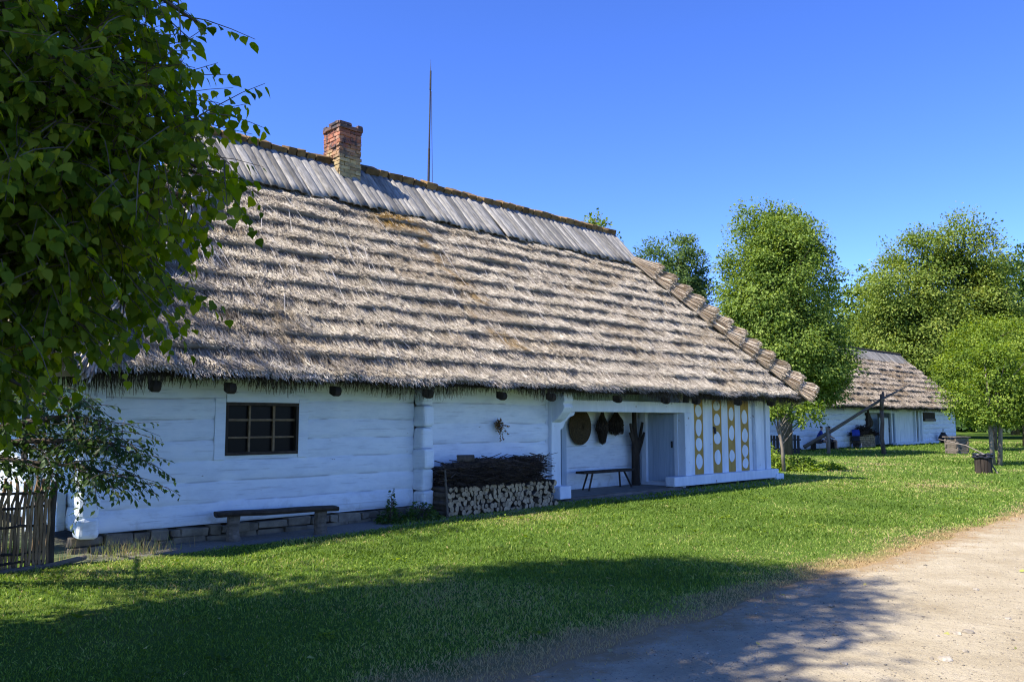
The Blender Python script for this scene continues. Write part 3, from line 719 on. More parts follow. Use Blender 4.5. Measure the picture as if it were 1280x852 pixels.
# straw bundles stepping down the hips
def bundle(parent, P, down, outn, wid, ln, seed, droop, hgt=0.33, n_=3000):
    rg = np.random.default_rng(seed); down = np.array(down) / np.linalg.norm(down); outn = np.array(outn) / np.linalg.norm(outn)
    sd = np.cross(down, outn); sd /= np.linalg.norm(sd); outn = np.cross(sd, down)
    ang = rg.uniform(-1.57, 1.57, n_); rr = np.sqrt(rg.uniform(0.15, 1, n_)); e = rg.uniform(0.55, 1.0, n_)
    lx = wid * 0.5 * np.sin(ang) * rr
    top = P[None] + sd * (0.8 * lx)[:, None] + outn * (0.03 + 0.03 * np.cos(ang) * rr - droop * np.abs(0.8 * lx))[:, None] - down * (ln * 0.75 * e)[:, None]
    h = 0.03 + hgt * np.cos(ang) * rr - droop * np.abs(lx)
    bot = P[None] + sd * lx[:, None] + outn * h[:, None] + down * (ln * 0.25 * (1 - 0.25 * (rr < .8)) + rg.normal(0, 0.045, n_))[:, None] + sd * rg.normal(0, 0.02, n_)[:, None]
    dd = bot - top; x = np.cross(dd, rg.normal(0, 1, (n_, 3)) * 0.5 + outn); x /= np.linalg.norm(x, axis=1)[:, None]; x = x * (0.0075 * rg.uniform(0.6, 1.4, n_))[:, None]
    V = np.stack([top - x * .7, top + x * .7, bot + x, bot - x], 1).reshape(-1, 3); F = np.arange(n_ * 4).reshape(n_, 4)
    # dense core so no light shows through
    b0 = len(V); core = []
    for (q, sc, hh) in ((-0.75, 0.38, 0.03), (0.16, 0.46, hgt * 0.85)):
        for a in np.linspace(-1.6, 1.6, 9): core.append(P + sd * sc * wid * math.sin(a) + outn * (hh * math.cos(a) + 0.01 - droop * abs(sc * wid * math.sin(a))) + down * ln * q)
    V = np.concatenate([V, np.array(core)]); cf = [[b0 + k, b0 + k + 1, b0 + 9 + k + 1, b0 + 9 + k] for k in range(8)] + [[b0 + 9 + k, b0 + 10 + k, b0 + 16 - k, b0 + 17 - k] for k in range(4)]
    F = np.concatenate([F, cf])
    rn = np.concatenate([np.repeat(np.clip(rg.beta(2, 2, n_), 0, 1), 4), np.full(18, 0.12)])
    return bulk('straw_bundle', V, F, M['bundle'], parent, {'rnd': rn, 'moss': np.zeros(len(rn))})
nb_ = 12
for sidei, (c0, c1) in enumerate((((HIPR + 0.02, BV, BW), (18.12, EAVE_V, EAVE_W)), ((HIPL, BV, BW), (-0.76, EAVE_V, EAVE_W)))):
    c0 = np.array(c0); c1 = np.array(c1); dn = c1 - c0
    n1 = np.array([0, -(RIDGE_W - EAVE_W), RIDGE_V - EAVE_V]); n1 = n1 / np.linalg.norm(n1)
    sg = 1 if sidei == 0 else -1
    n2 = np.array([sg * (BW - EAVE_W), 0, 18.1 - HIPR]); n2 = n2 / np.linalg.norm(n2)
    for k in range(nb_):
        P_ = c0 + dn * ((k + 0.72) / nb_) + (n1 + n2) * 0.02
        oo = (n1 + n2) / np.linalg.norm(n1 + n2); cph = float(oo @ n1)
        bundle(house, P_ + oo * 0.09, dn, n1 + n2, 1.05 + 0.12 * rnd.random(), np.linalg.norm(dn) / nb_ * 1.6, 100 + k + 50 * sidei, 0.9 * math.sqrt(1 - cph * cph) / cph)

# chimney, laid brick by brick
ch = MB(); r_ = random.Random(2)
cu0, cu1, cv0, cv1 = 5.54, 6.08, 3.02, 3.64
z = 6.25; row = 0; bh = 0.078
while z < 7.86:
    top = z > 7.70; gr = 0.035 if top else 0.0
    if row % 2 == 0: cuts_u = [0, .27, .54]; cuts_v = [0, .13, .38, .62]
    else: cuts_u = [0, .13, .40, .54]; cuts_v = [0, .25, .49, .62]
    skip = set()
    if z > 7.80: skip = {('f', 1), ('l', 2)}
    for face in ('f', 'b', 'l', 'r'):
        cs_ = cuts_u if face in 'fb' else cuts_v
        for k in range(len(cs_) - 1):
            if (face, k) in skip: continue
            a, b_ = cs_[k], cs_[k + 1]; j = r_.uniform(-0.012, 0.014) + gr
            if face == 'f': c_ = (cu0 + (a + b_) / 2, cv0 + 0.06 - j, z + bh / 2); d_ = (b_ - a - 0.012 + (gr if k in (0, len(cs_) - 2) else 0), 0.12, bh - 0.012)
            elif face == 'b': c_ = (cu0 + (a + b_) / 2, cv1 - 0.06 + j, z + bh / 2); d_ = (b_ - a - 0.012, 0.12, bh - 0.012)
            elif face == 'l': c_ = (cu0 + 0.058 - j, cv0 + (a + b_) / 2, z + bh / 2); d_ = (0.117, b_ - a - 0.012, bh - 0.013)
            else: c_ = (cu1 - 0.058 + j, cv0 + (a + b_) / 2, z + bh / 2); d_ = (0.117, b_ - a - 0.012, bh - 0.013)
            ch.box(c_, d_, jit=0.011)
    z += bh; row += 1
ch.box(((cu0 + cu1) / 2, (cv0 + cv1) / 2, 7.0), (cu1 - cu0 - 0.035, cv1 - cv0 - 0.035, 1.55), r=0.5)
ch.build('chimney', M['brick'], house, bevel=0.008)

# ------------------------------------------------------------------ things by the farmhouse
def at_house(name, u, v, z, label, cat, group=None, rz=0.0):
    return empty(name, tuple(W(u, v, z)), HA + rz, label, cat, group)

# log bench by the wall
b = at_house('log_bench', 2.42, -0.50, hz(2.5, -0.5) - 0.01, 'rough grey slab bench on two stump legs below the barred window', 'bench', rz=R(-13))
mb = MB(); n_ = 9
vs = []; fs = []
for i in range(n_):
    x = -0.85 + 1.70 * i / (n_ - 1); wv = 0.006 * math.sin(i * 1.9); zz = 0.385 + 0.004 * math.sin(i * 1.3) 
    hw = 0.155 + 0.012 * math.sin(i * 2.7)
    for (y, z_) in ((-hw, 0.0), (-hw * 0.8, -0.035), (0, -0.045), (hw * 0.8, -0.035), (hw, 0.0), (hw * 0.9, 0.025), (0, 0.03), (-hw * 0.9, 0.028)):
        vs.append((x, y + wv, zz + z_))
for i in range(n_ - 1):
    for k in range(8): fs.append((i * 8 + k, i * 8 + (k + 1) % 8, (i + 1) * 8 + (k + 1) % 8, (i + 1) * 8 + k)[::-1])
fs += [tuple(range(8)), tuple(range((n_ - 1) * 8, n_ * 8))[::-1]]
mb.add(vs, fs); mb.build('seat', M['dark_wood'], b)
for x in (-0.62, 0.62):
    mb = MB(); mb.tube([(x + 0.02, 0, -0.03), (x, 0.01, 0.16), (x + 0.01, 0, 0.36)], [0.105, 0.085, 0.09], 10, wob=0.08); mb.build('leg', M['old_wood'], b)

# firewood: individually laid logs
lm = []
for k in range(9):
    mb = MB(); rr = [0.050, 0.043, 0.058, 0.048, 0.040, 0.052, 0.046, 0.060, 0.038][k]; nn_ = 10
    if k in (2, 5, 7):   # split half or quarter logs
        a0 = rnd.uniform(0, 6); pts = [(rr * math.cos(a0 + t), rr * math.sin(a0 + t)) for t in np.linspace(0, math.pi * rnd.choice([1.0, 1.2]), 7)]
    else: pts = [(rr * rnd.uniform(0.88, 1.08) * math.cos(2 * math.pi * t / nn_), rr * rnd.uniform(0.88, 1.08) * math.sin(2 * math.pi * t / nn_)) for t in range(nn_)]
    m_ = len(pts); vs = [(p_[0], y, p_[1]) for y in (-0.24, 0.24) for p_ in pts]
    mb.add(vs, [tuple(range(m_)), tuple(range(m_, 2 * m_))[::-1]], 1)
    mb.add(vs, [(q, m_ + q, m_ + (q + 1) % m_, (q + 1) % m_) for q in range(m_)], 0)
    o = mb.build('firewood_log', [M['bark'], M['log_end']]); lm.append(o.data); bpy.data.objects.remove(o)
def log_at(u, v, z, k, rz, roll):
    o = bpy.data.objects.new('firewood_log', lm[k]); COL.objects.link(o)
    o.location = tuple(W(u, v, z)); o.rotation_euler = (0, roll, HA + rz); return o
r_ = random.Random(21); z0 = hz(6.6, -0.5)
for row in range(6):
    u = 5.47 + (0.04 if row % 2 else 0); 
    while u < 8.10 - 0.01 * row:
        o = log_at(u, -0.40 + r_.uniform(-0.045, 0.03), z0 + 0.045 + row * 0.078 + r_.uniform(-0.008, 0.008), r_.randrange(9), r_.uniform(-0.04, 0.04), r_.uniform(0, 6.28))
        tag(o, 'cut firewood log stacked under the dark brushwood by the white wall', 'firewood log', 'firewood logs stacked under the brushwood')
        u += r_.uniform(0.092, 0.108)
o = log_at(6.02, -0.42, 1.035, 7, R(62), 0.4); o.scale = (1.15, 0.62, 1.15)
tag(o, 'single short log lying on top of the brushwood heap', 'firewood log')
# brushwood heap
def twigs(n_, box, seed, lenr, rad, dirf):
    rg = np.random.default_rng(seed); mb = MB()
    for i in range(n_):
        c_, d_ = dirf(rg); L = rg.uniform(*lenr); a = Vector(c_) - Vector(d_) * L / 2; b_ = Vector(c_) + Vector(d_) * L / 2
        m_ = (a + b_) / 2 + Vector(rg.normal(0, L * 0.03, 3)); r0 = rg.uniform(*rad)
        mb.tube([a, m_, b_], [r0, r0 * 0.85, r0 * 0.45], 4, caps=False)
    return mb
def df(rg):
    u = rg.uniform(5.62, 7.88); topz = 0.955 + 0.05 * math.sin(u * 3.1) + (0.10 if u > 7.3 else 0.0) - (0.05 if u < 5.7 else 0)
    z_ = 0.56 + (topz - 0.56) * rg.random() ** 0.8; v = rg.uniform(-0.60, -0.12)
    if z_ > topz - 0.12 and rg.random() < 0.6: th = rg.normal(0.1, 0.4)
    else: th = rg.normal(1.45, 0.55)
    return (u, v, z_), (math.cos(th), -math.sin(th), rg.normal(0, 0.16))
mb = twigs(2600, None, 5, (0.25, 0.62), (0.004, 0.013), df)
bx_ = MB(); o = mb.build('brushwood', M['twig']); o.location = tuple(HO); o.rotation_euler = (0, 0, HA)
tag(o, 'dark heap of thin twigs piled on the firewood stack', 'brushwood', kind='stuff')
ps = at_house('prop_stick', 5.42, -0.66, hz(5.4, -0.66) - 0.02, 'thin upright stick holding the left end of the firewood stack', 'stick')
mb = MB(); mb.tube([(0, 0, 0), (0.0, 0.01, 0.3), (-0.02, 0.03, 0.62), (-0.015, 0.05, 0.80)], [0.022, 0.02, 0.018, 0.014], 7); o = mb.build('pole', M['old_wood'], ps)

# dried flower bunch on the wall above the firewood
fl = at_house('dried_flower_bunch', 7.17, -0.04, 1.60, 'brown bunch of dried flowers hung on the white wall above the firewood', 'dried flowers')
rg = np.random.default_rng(3); mb = MB(); mb2 = MB()
for i in range(70):
    d = rg.normal(0, 1, 3); d[1] = -abs(d[1]); d /= np.linalg.norm(d); L = rg.uniform(0.05, 0.13); e = d * L * np.array([0.9, 0.6, 1.2])
    mb2.tube([(0, 0, 0.06), e], 0.003, 3, caps=False)
    for q in range(2):
        c_ = e + rg.normal(0, 0.015, 3); s_ = rg.uniform(0.010, 0.020); mb.box(c_, (s_, s_, s_ * 0.6), Matrix.Rotation(rg.uniform(0, 3), 3, 'Y'), jit=0.004)
for (tx, tz, n_) in ((0.26, -0.02, 9), (0.02, -0.30, 8), (0.09, -0.28, 7), (0.22, -0.16, 5)):
    mb2.tube([(0, -0.02, 0), (tx * .5, -0.05, tz * .4 + 0.02), (tx, -0.04, tz)], 0.003, 3, caps=False)
    for q in range(n_):
        t = rg.uniform(0.45, 1.0); mb.box((tx * t + rg.normal(0, .012), -0.045 + rg.normal(0, .008), tz * t + rg.normal(0, .012)), (0.018, 0.012, 0.016), Matrix.Rotation(rg.uniform(0, 3), 3, 'Y'), jit=0.003)
mb.build('flower_heads', M['flower'], fl); mb2.build('stems', M['twig'], fl)

# wicker tray basket
bk = at_house('wicker_basket', 10.98, PV - 0.07, 1.55, 'oval brown woven basket hanging on the porch wall beside the herbs', 'basket')
vs = []; fs = []; nr, na = 12, 48
for i in range(nr + 1):
    t = i / nr
    for k in range(na):
        a = 2 * math.pi * k / na; h = 0.09 * (1 - t ** 2.4) + 0.006 * ((k + i) % 2)
        egg = 1.0 if math.sin(a) < 0 else 1.0
        vs.append((0.375 * t * math.cos(a) * (1 - 0.10 * (math.sin(a) * t if math.sin(a) < 0 else 0) * -1), -h, 0.41 * t * math.sin(a)))
for i in range(nr):
    for k in range(na): fs.append((i * na + k, i * na + (k + 1) % na, (i + 1) * na + (k + 1) % na, (i + 1) * na + k))
mb = MB(); mb.add(vs, fs); o = mb.build('weave', M['wicker'], bk)
mb = MB(); mb.tube([(0.37 * math.cos(a), -0.005, 0.405 * math.sin(a)) for a in np.linspace(0, 2 * math.pi, 40)], 0.016, 6, caps=False); mb.build('rim', M['wicker'], bk)

# hanging herb bundles
def herb(u, top, ln, wid, seed, label, tip):
    h = at_house('herb_bundle', u, PV - 0.14, top, label, 'dried herbs', 'dried herb bundles hanging in the porch'); rg = np.random.default_rng(seed); mb = MB()
    mb.tube([(0, 0, 0.12), (0, 0, 0.0)], 0.006, 4); mb.build('string', M['old_wood'], h); mb = MB()
    for i in range(420):
        a = rg.uniform(0, 6.28); q = math.sqrt(rg.random()); L = ln * rg.uniform(0.7, 1.02); t2 = wid * q
        pts = []
        for t in (0.0, 0.2, 0.6, 1.0):
            wv = {0.0: 0.12, 0.2: 0.30, 0.6: 1.0, 1.0: tip + 0.12 * rg.normal()}[t]
            pts.append((t2 * wv * math.cos(a) + rg.normal(0, 0.006), t2 * wv * math.sin(a) * 0.45, -t * L + (0.05 * q if t == 1 else 0)))
        mb.tube(pts, [0.006, 0.005, 0.007, 0.004], 3, caps=False)
        if i % 2 == 0: mb.box(pts[2], (0.03, 0.012, 0.035), Matrix.Rotation(rg.uniform(0, 3), 3, 'Y'), jit=0.006)
    mb.build('stems', M['herb'], h)
herb(11.70, 1.96, 0.84, 0.20, 4, 'longer narrower dark herb bundle hanging next to the woven basket', 0.45)
herb(12.22, 1.96, 0.64, 0.25, 6, 'shorter broom-like dark herb bundle hanging next to the forked trunk', 0.95)

# forked drying trunk standing in the porch corner
fk = at_house('forked_trunk', 12.86, PV - 0.22, 0.12, 'dark trunk with upright cut prongs standing in the porch corner', 'forked trunk')
mb = MB(); mb.tube([(0, 0, 0), (0.01, 0, 0.5), (0.0, 0, 1.0), (-0.02, 0, 1.35), (-0.04, 0, 1.98)], [0.105, 0.10, 0.095, 0.06, 0.05], 10, wob=0.05); mb.build('stem', M['dark_wood'], fk)
for (x0, z_0, x1, z1) in ((-0.05, 0.85, -0.24, 1.50), (-0.06, 0.95, -0.26, 1.28), (0.05, 0.85, 0.25, 1.53), (0.06, 0.75, 0.32, 1.28)):
    mb = MB(); mb.tube([(x0 * .3, 0, z_0 - 0.15), (x0, -0.02, z_0), ((x0 + x1) / 2 + 0.01, -0.03, (z_0 + z1) / 2), (x1, -0.04, z1)], [0.05, 0.045, 0.038, 0.032], 8); mb.build('prong', M['dark_wood'], fk)

# porch bench with splayed legs
pb = at_house('porch_bench', 11.53, PV - 0.38, 0.13, 'narrow dark bench with four splayed legs against the porch wall', 'bench')
mb = MB(); mb.box((0, 0, 0.405), (1.86, 0.26, 0.05), jit=0.008); mb.build('seat', M['dark_wood'], pb, bevel=0.008)
for x in (-0.62, 0.62):
    for y in (-0.07, 0.07):
        mb = MB(); s_ = 1 if x > 0 else -1
        mb.tube([(x * 0.92, y, 0.39), (x + s_ * 0.16 * (1.0 if y < 0 else 0.4), y * 1.9, 0.0)], [0.024, 0.020], 7); mb.build('leg', M['dark_wood'], pb)

# lightning mast beyond the ridge
mp_ = W(11.74, 7.9, 0); ms = empty('lightning_mast', tuple(mp_), 0, 'tall thin dark mast rising beyond the roof ridge', 'mast')
mb = MB(); mb.tube([(0, 0, 0), (0.02, 0, 6), (0.05, 0, 9.9)], [0.055, 0.045, 0.035], 8); mb.build('pole', M['iron'], ms)
mb = MB(); mb.tube([(0.05, 0, 9.85), (0.07, 0, 11.8)], [0.026, 0.022], 8); mb.tube([(0.07, 0, 11.75), (0.075, 0, 12.35)], [0.032, 0.026], 8); mb.tube([(0.075, 0, 12.35), (0.077, 0, 12.72)], [0.012, 0.003], 6); mb.build('rod', M['iron'], ms)
mb = MB(); mb.tube([(0.10, -0.02, 11.7), (0.16, -0.02, 9.0), (0.10, -0.02, 3), (0.08, -0.02, 0)], 0.009, 5); mb.build('cable', M['iron'], ms)

# wattle fence
ft = at_house('wattle_fence', -1.6, -0.80, 0.0, 'low fence of woven upright sticks left of the house corner', 'fence', rz=R(4))
r_ = random.Random(31)
x = -2.0
while x < 1.02:
    mb = MB(); lean = r_.uniform(-0.02, 0.05); zt = 1.02 + r_.uniform(-0.05, 0.04); ph = r_.choice((-1, 1))
    pts = []
    for z_ in (0.0, 0.12, 0.30, 0.52, 0.74, 0.90, zt):
        pts.append((x + r_.uniform(-0.008, 0.008) + lean * (z_ > 0.8), 0.022 * ph * math.cos(z_ / 0.22 * math.pi), z_ + 0.02))
    rr = r_.uniform(0.014, 0.021)
    mb.tube(pts, [rr] * 6 + [rr * 0.8], 6); mb.build('stake', M['fence_wood'], ft); x += r_.uniform(0.032, 0.044)
for z_ in (0.12, 0.22, 0.52, 0.72, 0.88):
    mb = MB(); mb.tube([(xx, 0.012 * math.sin(xx * 40), z_ + r_.uniform(-0.012, 0.012)) for xx in np.arange(-2.05, 1.06, 0.12)], 0.017, 6); mb.build('rail', M['dark_wood'], ft)
mb = MB(); mb.tube([(1.05, 0.0, -0.05), (1.04, 0.0, 0.6), (1.06, 0, 1.0)], [0.036, 0.033, 0.028], 8); mb.build('post', M['dark_wood'], ft)
mb = MB(); mb.tube([(-0.5, -0.10, 0.03), (0.5, -0.12, 0.04), (1.0, -0.10, 0.05), (1.42, -0.02, 0.10)], [0.05, 0.045, 0.04, 0.03], 8); o = mb.build('fallen_pole', M['old_wood']); o.parent = None
o.location = tuple(W(-1.6, -0.80, 0)); o.rotation_euler = (0, 0, HA + R(4)); tag(o, 'grey pole lying on the ground along the foot of the wattle fence', 'pole')

# ------------------------------------------------------------------ leaves and trees
def leaves_mesh(P, D, N, S, aspect=0.62):
    """rhombic folded leaves: base P, long axis D, face normal N, length S"""
    D = D / np.linalg.norm(D, axis=1)[:, None]; X_ = np.cross(D, N); X_ /= (np.linalg.norm(X_, axis=1)[:, None] + 1e-9); Nn = np.cross(X_, D)
    S = S[:, None]
    a = P; b_ = P + D * S * 0.48 + X_ * S * aspect * 0.5 + Nn * S * 0.07; c_ = P + D * S - Nn * S * 0.05; d_ = P + D * S * 0.48 - X_ * S * aspect * 0.5 + Nn * S * 0.07
    V = np.stack([a, b_, c_, d_], 1).reshape(-1, 3); n_ = len(P); i = np.arange(n_) * 4
    F = np.concatenate([np.stack([i, i + 1, i + 2], 1), np.stack([i, i + 2, i + 3], 1)])
    return V, F

def tree(name, loc, ells, nclump, nleaf, size, mat, trunk_h, trunk_r, label, cat='tree', group=None, seed=1, bark='bark', clump_r=0.5, flat=0.6, gap=0.30, stems=1, droop=0.15, limbs=14, shell=0.45, lean=(0, 0)):
    """ells: (cx,cy,cz,rx,ry,rz) relative to the foot"""
    rg = np.random.default_rng(seed); t = empty(name, loc, 0, label, cat, group)
    vol = np.array([e[3] * e[4] * e[5] for e in ells]); vol = vol ** 0.75; vol /= vol.sum()
    E = np.array(ells)[rg.choice(len(ells), nclump * 2, p=vol)]
    d = rg.normal(0, 1, (len(E), 3)); d /= np.linalg.norm(d, axis=1)[:, None]
    rr = rg.random(len(E)) ** shell
    bumpy = 0.82 + 0.36 * vnoise(d[:, 0] * 2.3 + 7 + E[:, 0], d[:, 2] * 2.3 + d[:, 1] * 1.7 + seed, seed)
    Cc = E[:, :3] + d * E[:, 3:] * (rr * bumpy)[:, None]
    sc_ = np.mean(vol * 0 + np.array(ells)[:, 3].mean()) * 0.45
    keep = vnoise(Cc[:, 0] / sc_ + 11, Cc[:, 2] / sc_ + Cc[:, 1] / sc_ * 0.7, seed + 3) > gap
    Cc = Cc[keep][:nclump]; d = d[keep][:nclump]; nc = len(Cc)
    per = max(1, nleaf // nc); idx = np.repeat(np.arange(nc), per); n_ = len(idx)
    off = rg.normal(0, 1, (n_, 3)) * clump_r * np.array([1, 1, flat]) * (0.6 + 0.8 * rg.random(nc))[idx][:, None] * 0.6
    on = np.linalg.norm(off / clump_r, axis=1); off = off * np.minimum(1, 1.15 / np.maximum(on, 1e-6))[:, None]
    P = Cc[idx] + off; P[:, 2] -= droop * clump_r * (np.linalg.norm(off[:, :2], axis=1) / clump_r) ** 2
    outw = d[idx]; N = outw * 0.6 + off / clump_r * 0.35 + np.array([0, 0, 0.7]) + rg.normal(0, 0.38, (n_, 3)); D = outw * 0.5 + off / clump_r * 0.5 + rg.normal(0, 0.5, (n_, 3)) + np.array([0, 0, -0.35])
    S = size * rg.uniform(0.65, 1.25, n_)
    V, F = leaves_mesh(P, D, N, S)
    cl = rg.normal(0, 0.16, nc)[idx]; rv = np.clip(0.5 + cl + rg.normal(0, 0.2, n_), 0, 1)
    # trunk and limbs
    mb = MB()
    for st in range(stems):
        ox = (st - (stems - 1) / 2) * trunk_r * 3.2; cz = max(e[2] for e in ells)
        top = np.array([lean[0] + ox * 2, lean[1], trunk_h])
        mb.tube([(ox, 0, -0.1), (ox + top[0] * 0.3 + trunk_r * 0.4, top[1] * .3, trunk_h * 0.35), (top[0] * .7, top[1] * .7 + trunk_r * .3, trunk_h * 0.7), tuple(top)], [trunk_r * 1.25, trunk_r, trunk_r * 0.75, trunk_r * 0.3], 9, wob=0.05)
    for k in range(limbs):
        q = Cc[rg.integers(nc)]; z_ = trunk_h * rg.uniform(0.35, 0.95); z_ = min(z_, q[2]) if q[2] > trunk_h * .3 else trunk_h * .35
        s_ = np.array([lean[0] * z_ / trunk_h, lean[1] * z_ / trunk_h, z_]); m_ = (s_ + q) / 2 + np.array([0, 0, 0.12 * np.linalg.norm(q - s_)])
        r0 = trunk_r * 0.38
        mb.tube([s_, m_ * .9 + s_ * .1, q], [r0, r0 * 0.6, r0 * 0.15], 5, caps=False)
    mb.build('trunk', M[bark], t, smooth=True)
    bulk('crown', V, F, M[mat], t, {'rnd': np.repeat(rv, 4)})
    return t

# broad columnar tree beyond the right end of the house
tree('broadleaf_tree', (13.4, 40.7, 0), [(-0.25, 0, 7.5, 3.0, 3.2, 5.1), (0.1, 0, 10.3, 1.9, 2.0, 2.1), (0.0, -0.5, 4.7, 3.0, 3.2, 2.2), (1.9, -0.8, 4.5, 1.2, 1.3, 1.3), (1.5, -0.8, 3.4, 1.1, 1.2, 0.9), (-1.6, 0, 6.0, 1.9, 2, 2.8)], 2100, 170000, 0.145, 'leaf_mid', 10.5, 0.26,
     'tall rounded bright green tree beyond the right end of the farmhouse roof', seed=4, clump_r=0.52, gap=0.12)
tree('broadleaf_tree', (12.0, 61.5, 0), [(0, 0, 12.2, 2.8, 2.8, 3.6), (-1.6, 0, 10, 2.2, 2.2, 3.0), (1.2, 0, 9.5, 2.4, 2.2, 3)], 480, 42000, 0.22, 'leaf_blue', 13, 0.22,
     'loose bluish green tree seen above the right slope of the roof', seed=8, clump_r=0.6, gap=0.22)
tree('broadleaf_tree', (4.6, 44.5, 0), [(0, 0, 11.7, 0.75, 0.75, 1.35), (0.7, 0, 10.9, 0.6, 0.7, 1.0)], 80, 2200, 0.2, 'leaf_mid', 12.6, 0.12,
     'thin tree tip just showing over the right end of the ridge', seed=9, clump_r=0.4, gap=0.3)
tree('broadleaf_tree', (40.2, 79, 0), [(0, 0, 13.0, 7.0, 5.5, 7.6), (2.6, -1, 17.0, 4.2, 4, 4.4), (-4.2, -1, 11.5, 3.6, 3.6, 5.0), (5.5, -1, 11.5, 3.4, 3.6, 6.0), (-0.5, -2, 8, 5.5, 4, 5)], 620, 110000, 0.27, 'leaf_olive', 17, 0.42,
     'large olive yellow tree towering behind the second thatched cottage', seed=12, clump_r=1.35, gap=0.34)
tree('broadleaf_tree', (38.6, 92, 0), [(0, 0, 11.8, 4.6, 4, 7.0), (-3.5, 0, 7, 3.5, 3.5, 5), (3, 0, 7, 3.5, 3.5, 5)], 520, 26000, 0.42, 'leaf_mid', 14, 0.3,
     'mid green tree filling the gap between the rounded tree and the olive tree', seed=14, clump_r=0.9, gap=0.2)
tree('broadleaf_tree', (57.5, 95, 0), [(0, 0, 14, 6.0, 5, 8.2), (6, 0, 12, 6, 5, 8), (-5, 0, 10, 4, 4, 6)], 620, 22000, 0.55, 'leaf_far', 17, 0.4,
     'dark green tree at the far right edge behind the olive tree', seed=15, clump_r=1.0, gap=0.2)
# orchard trees at the right
tree('fruit_tree', (26.9, 46.5, 0), [(0.3, 0, 5.4, 2.3, 2.6, 2.5), (2.6, -0.5, 4.6, 2.4, 2.4, 2.4), (-2.0, 0, 4.5, 1.3, 1.4, 0.9), (0.2, -1, 3.6, 2.6, 2.2, 1.4), (-0.9, 0, 6.0, 1.3, 1.4, 1.2)], 760, 50000, 0.13, 'leaf_apple', 6.2, 0.15,
     'wide yellow green fruit tree hiding the right end of the far cottage', 'fruit tree', 'fruit trees at the right', seed=17, clump_r=0.45, gap=0.22)
tree('fruit_tree', (18.35, 31.6, 0), [(0.2, 0, 3.3, 1.5, 1.4, 1.55), (-1.0, 0, 2.5, 0.9, 0.9, 0.8), (1.0, -0.1, 2.5, 1.0, 0.9, 0.9), (0.1, 0, 4.2, 0.8, 0.8, 0.7), (-0.5, -0.1, 1.9, 0.9, 0.8, 0.5), (0.9, 0.1, 2.0, 0.9, 0.8, 0.5)], 460, 19000, 0.105, 'leaf_apple', 4.0, 0.075,
     'small fruit tree with twin thin trunks near the slatted bin', 'fruit tree', 'fruit trees at the right', seed=19, clump_r=0.28, gap=0.26, stems=2, bark='bark_pale')
tree('fruit_tree', (33.0, 53.5, 0), [(0, 0, 4.6, 3.2, 3, 2.6), (2, 0, 4.0, 2.4, 2, 2)], 300, 9500, 0.2, 'leaf_mid', 5.4, 0.15,
     'darker fruit tree half hidden behind the yellow green one at the right edge', 'fruit tree', 'fruit trees at the right', seed=23, clump_r=0.5, gap=0.2)
# young pruned tree by the house corner
tree('young_tree', (8.95, 27.45, 0), [(0.75, 0, 1.95, 0.62, 0.5, 0.50), (-0.35, 0, 2.1, 0.55, 0.5, 0.40), (0.2, 0, 2.35, 0.6, 0.5, 0.30)], 90, 2400, 0.10, 'leaf_apple', 2.2, 0.055,
     'young pruned tree with pale forked trunk by the right house corner', seed=27, bark='bark_pale', clump_r=0.18, gap=0.2, limbs=10, lean=(-0.2, 0))

tree('broadleaf_tree', (47.5, 74, 0), [(0, 0, 5.0, 4.2, 3.5, 4.2), (4, 0, 5.5, 4, 3.5, 4.5), (-3.5, 1, 4.0, 2.6, 2.6, 3.2)], 420, 18000, 0.36, 'leaf_mid', 8, 0.25,
     'low spreading green tree behind the fruit trees at the right edge', seed=33, clump_r=0.8, gap=0.15)
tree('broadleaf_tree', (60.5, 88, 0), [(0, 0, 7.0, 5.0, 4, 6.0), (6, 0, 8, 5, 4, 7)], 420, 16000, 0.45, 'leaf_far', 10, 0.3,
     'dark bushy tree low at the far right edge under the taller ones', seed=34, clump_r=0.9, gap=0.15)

def shrub(name, loc, r, h, n_, size, mat, label, seed, cat='plant', group=None):
    rg = np.random.default_rng(seed); t = empty(name, loc, 0, label, cat, group)
    a = rg.uniform(0, 6.28, n_); q = np.sqrt(rg.random(n_)) * r; z_ = rg.random(n_) * h * (1.15 - (q / r) ** 2)
    P = np.stack([q * np.cos(a), q * np.sin(a), np.maximum(z_, 0.01)], 1)
    N = rg.normal(0, 0.5, (n_, 3)) + np.array([0, 0, 0.8]); D = np.stack([np.cos(a), np.sin(a), 0 * a], 1) + rg.normal(0, 0.5, (n_, 3))
    V, F = leaves_mesh(P, D, N, size * rg.uniform(0.6, 1.3, n_), 0.6)
    bulk('foliage', V, F, M[mat], t, {'rnd': np.repeat(np.clip(rg.normal(0.55, 0.22, n_), 0, 1), 4)})
    mb = MB()
    for k in range(14):
        aa = rg.uniform(0, 6.28); qq = rg.uniform(0.1, 0.8) * r; mb.tube([(qq * .3 * math.cos(aa), qq * .3 * math.sin(aa), 0), (qq * math.cos(aa), qq * math.sin(aa), h * 0.8 * (1 - (qq / r) ** 2) + 0.03)], 0.006, 4, caps=False)
    mb.build('stems', M['bark'], t); return t
for i, (x, y, r_0, h, lb) in enumerate(((8.6, 28.6, 0.75, 0.85, 'tall bright green weeds directly at the house corner'), (9.7, 28.3, 0.9, 0.42, 'low bright green weeds around the foot of the young tree'), (8.7, 30.6, 0.9, 1.5, 'leafy green shrub behind the young pruned tree'), (10.9, 28.9, 0.6, 0.22, 'thin green weeds trailing right of the young tree'))):
    shrub('weed_clump', (x, y, 0), r_0, h, int(1500 * r_0), 0.12, 'leaf_apple', lb, 60 + i, group='weeds at the house corner')
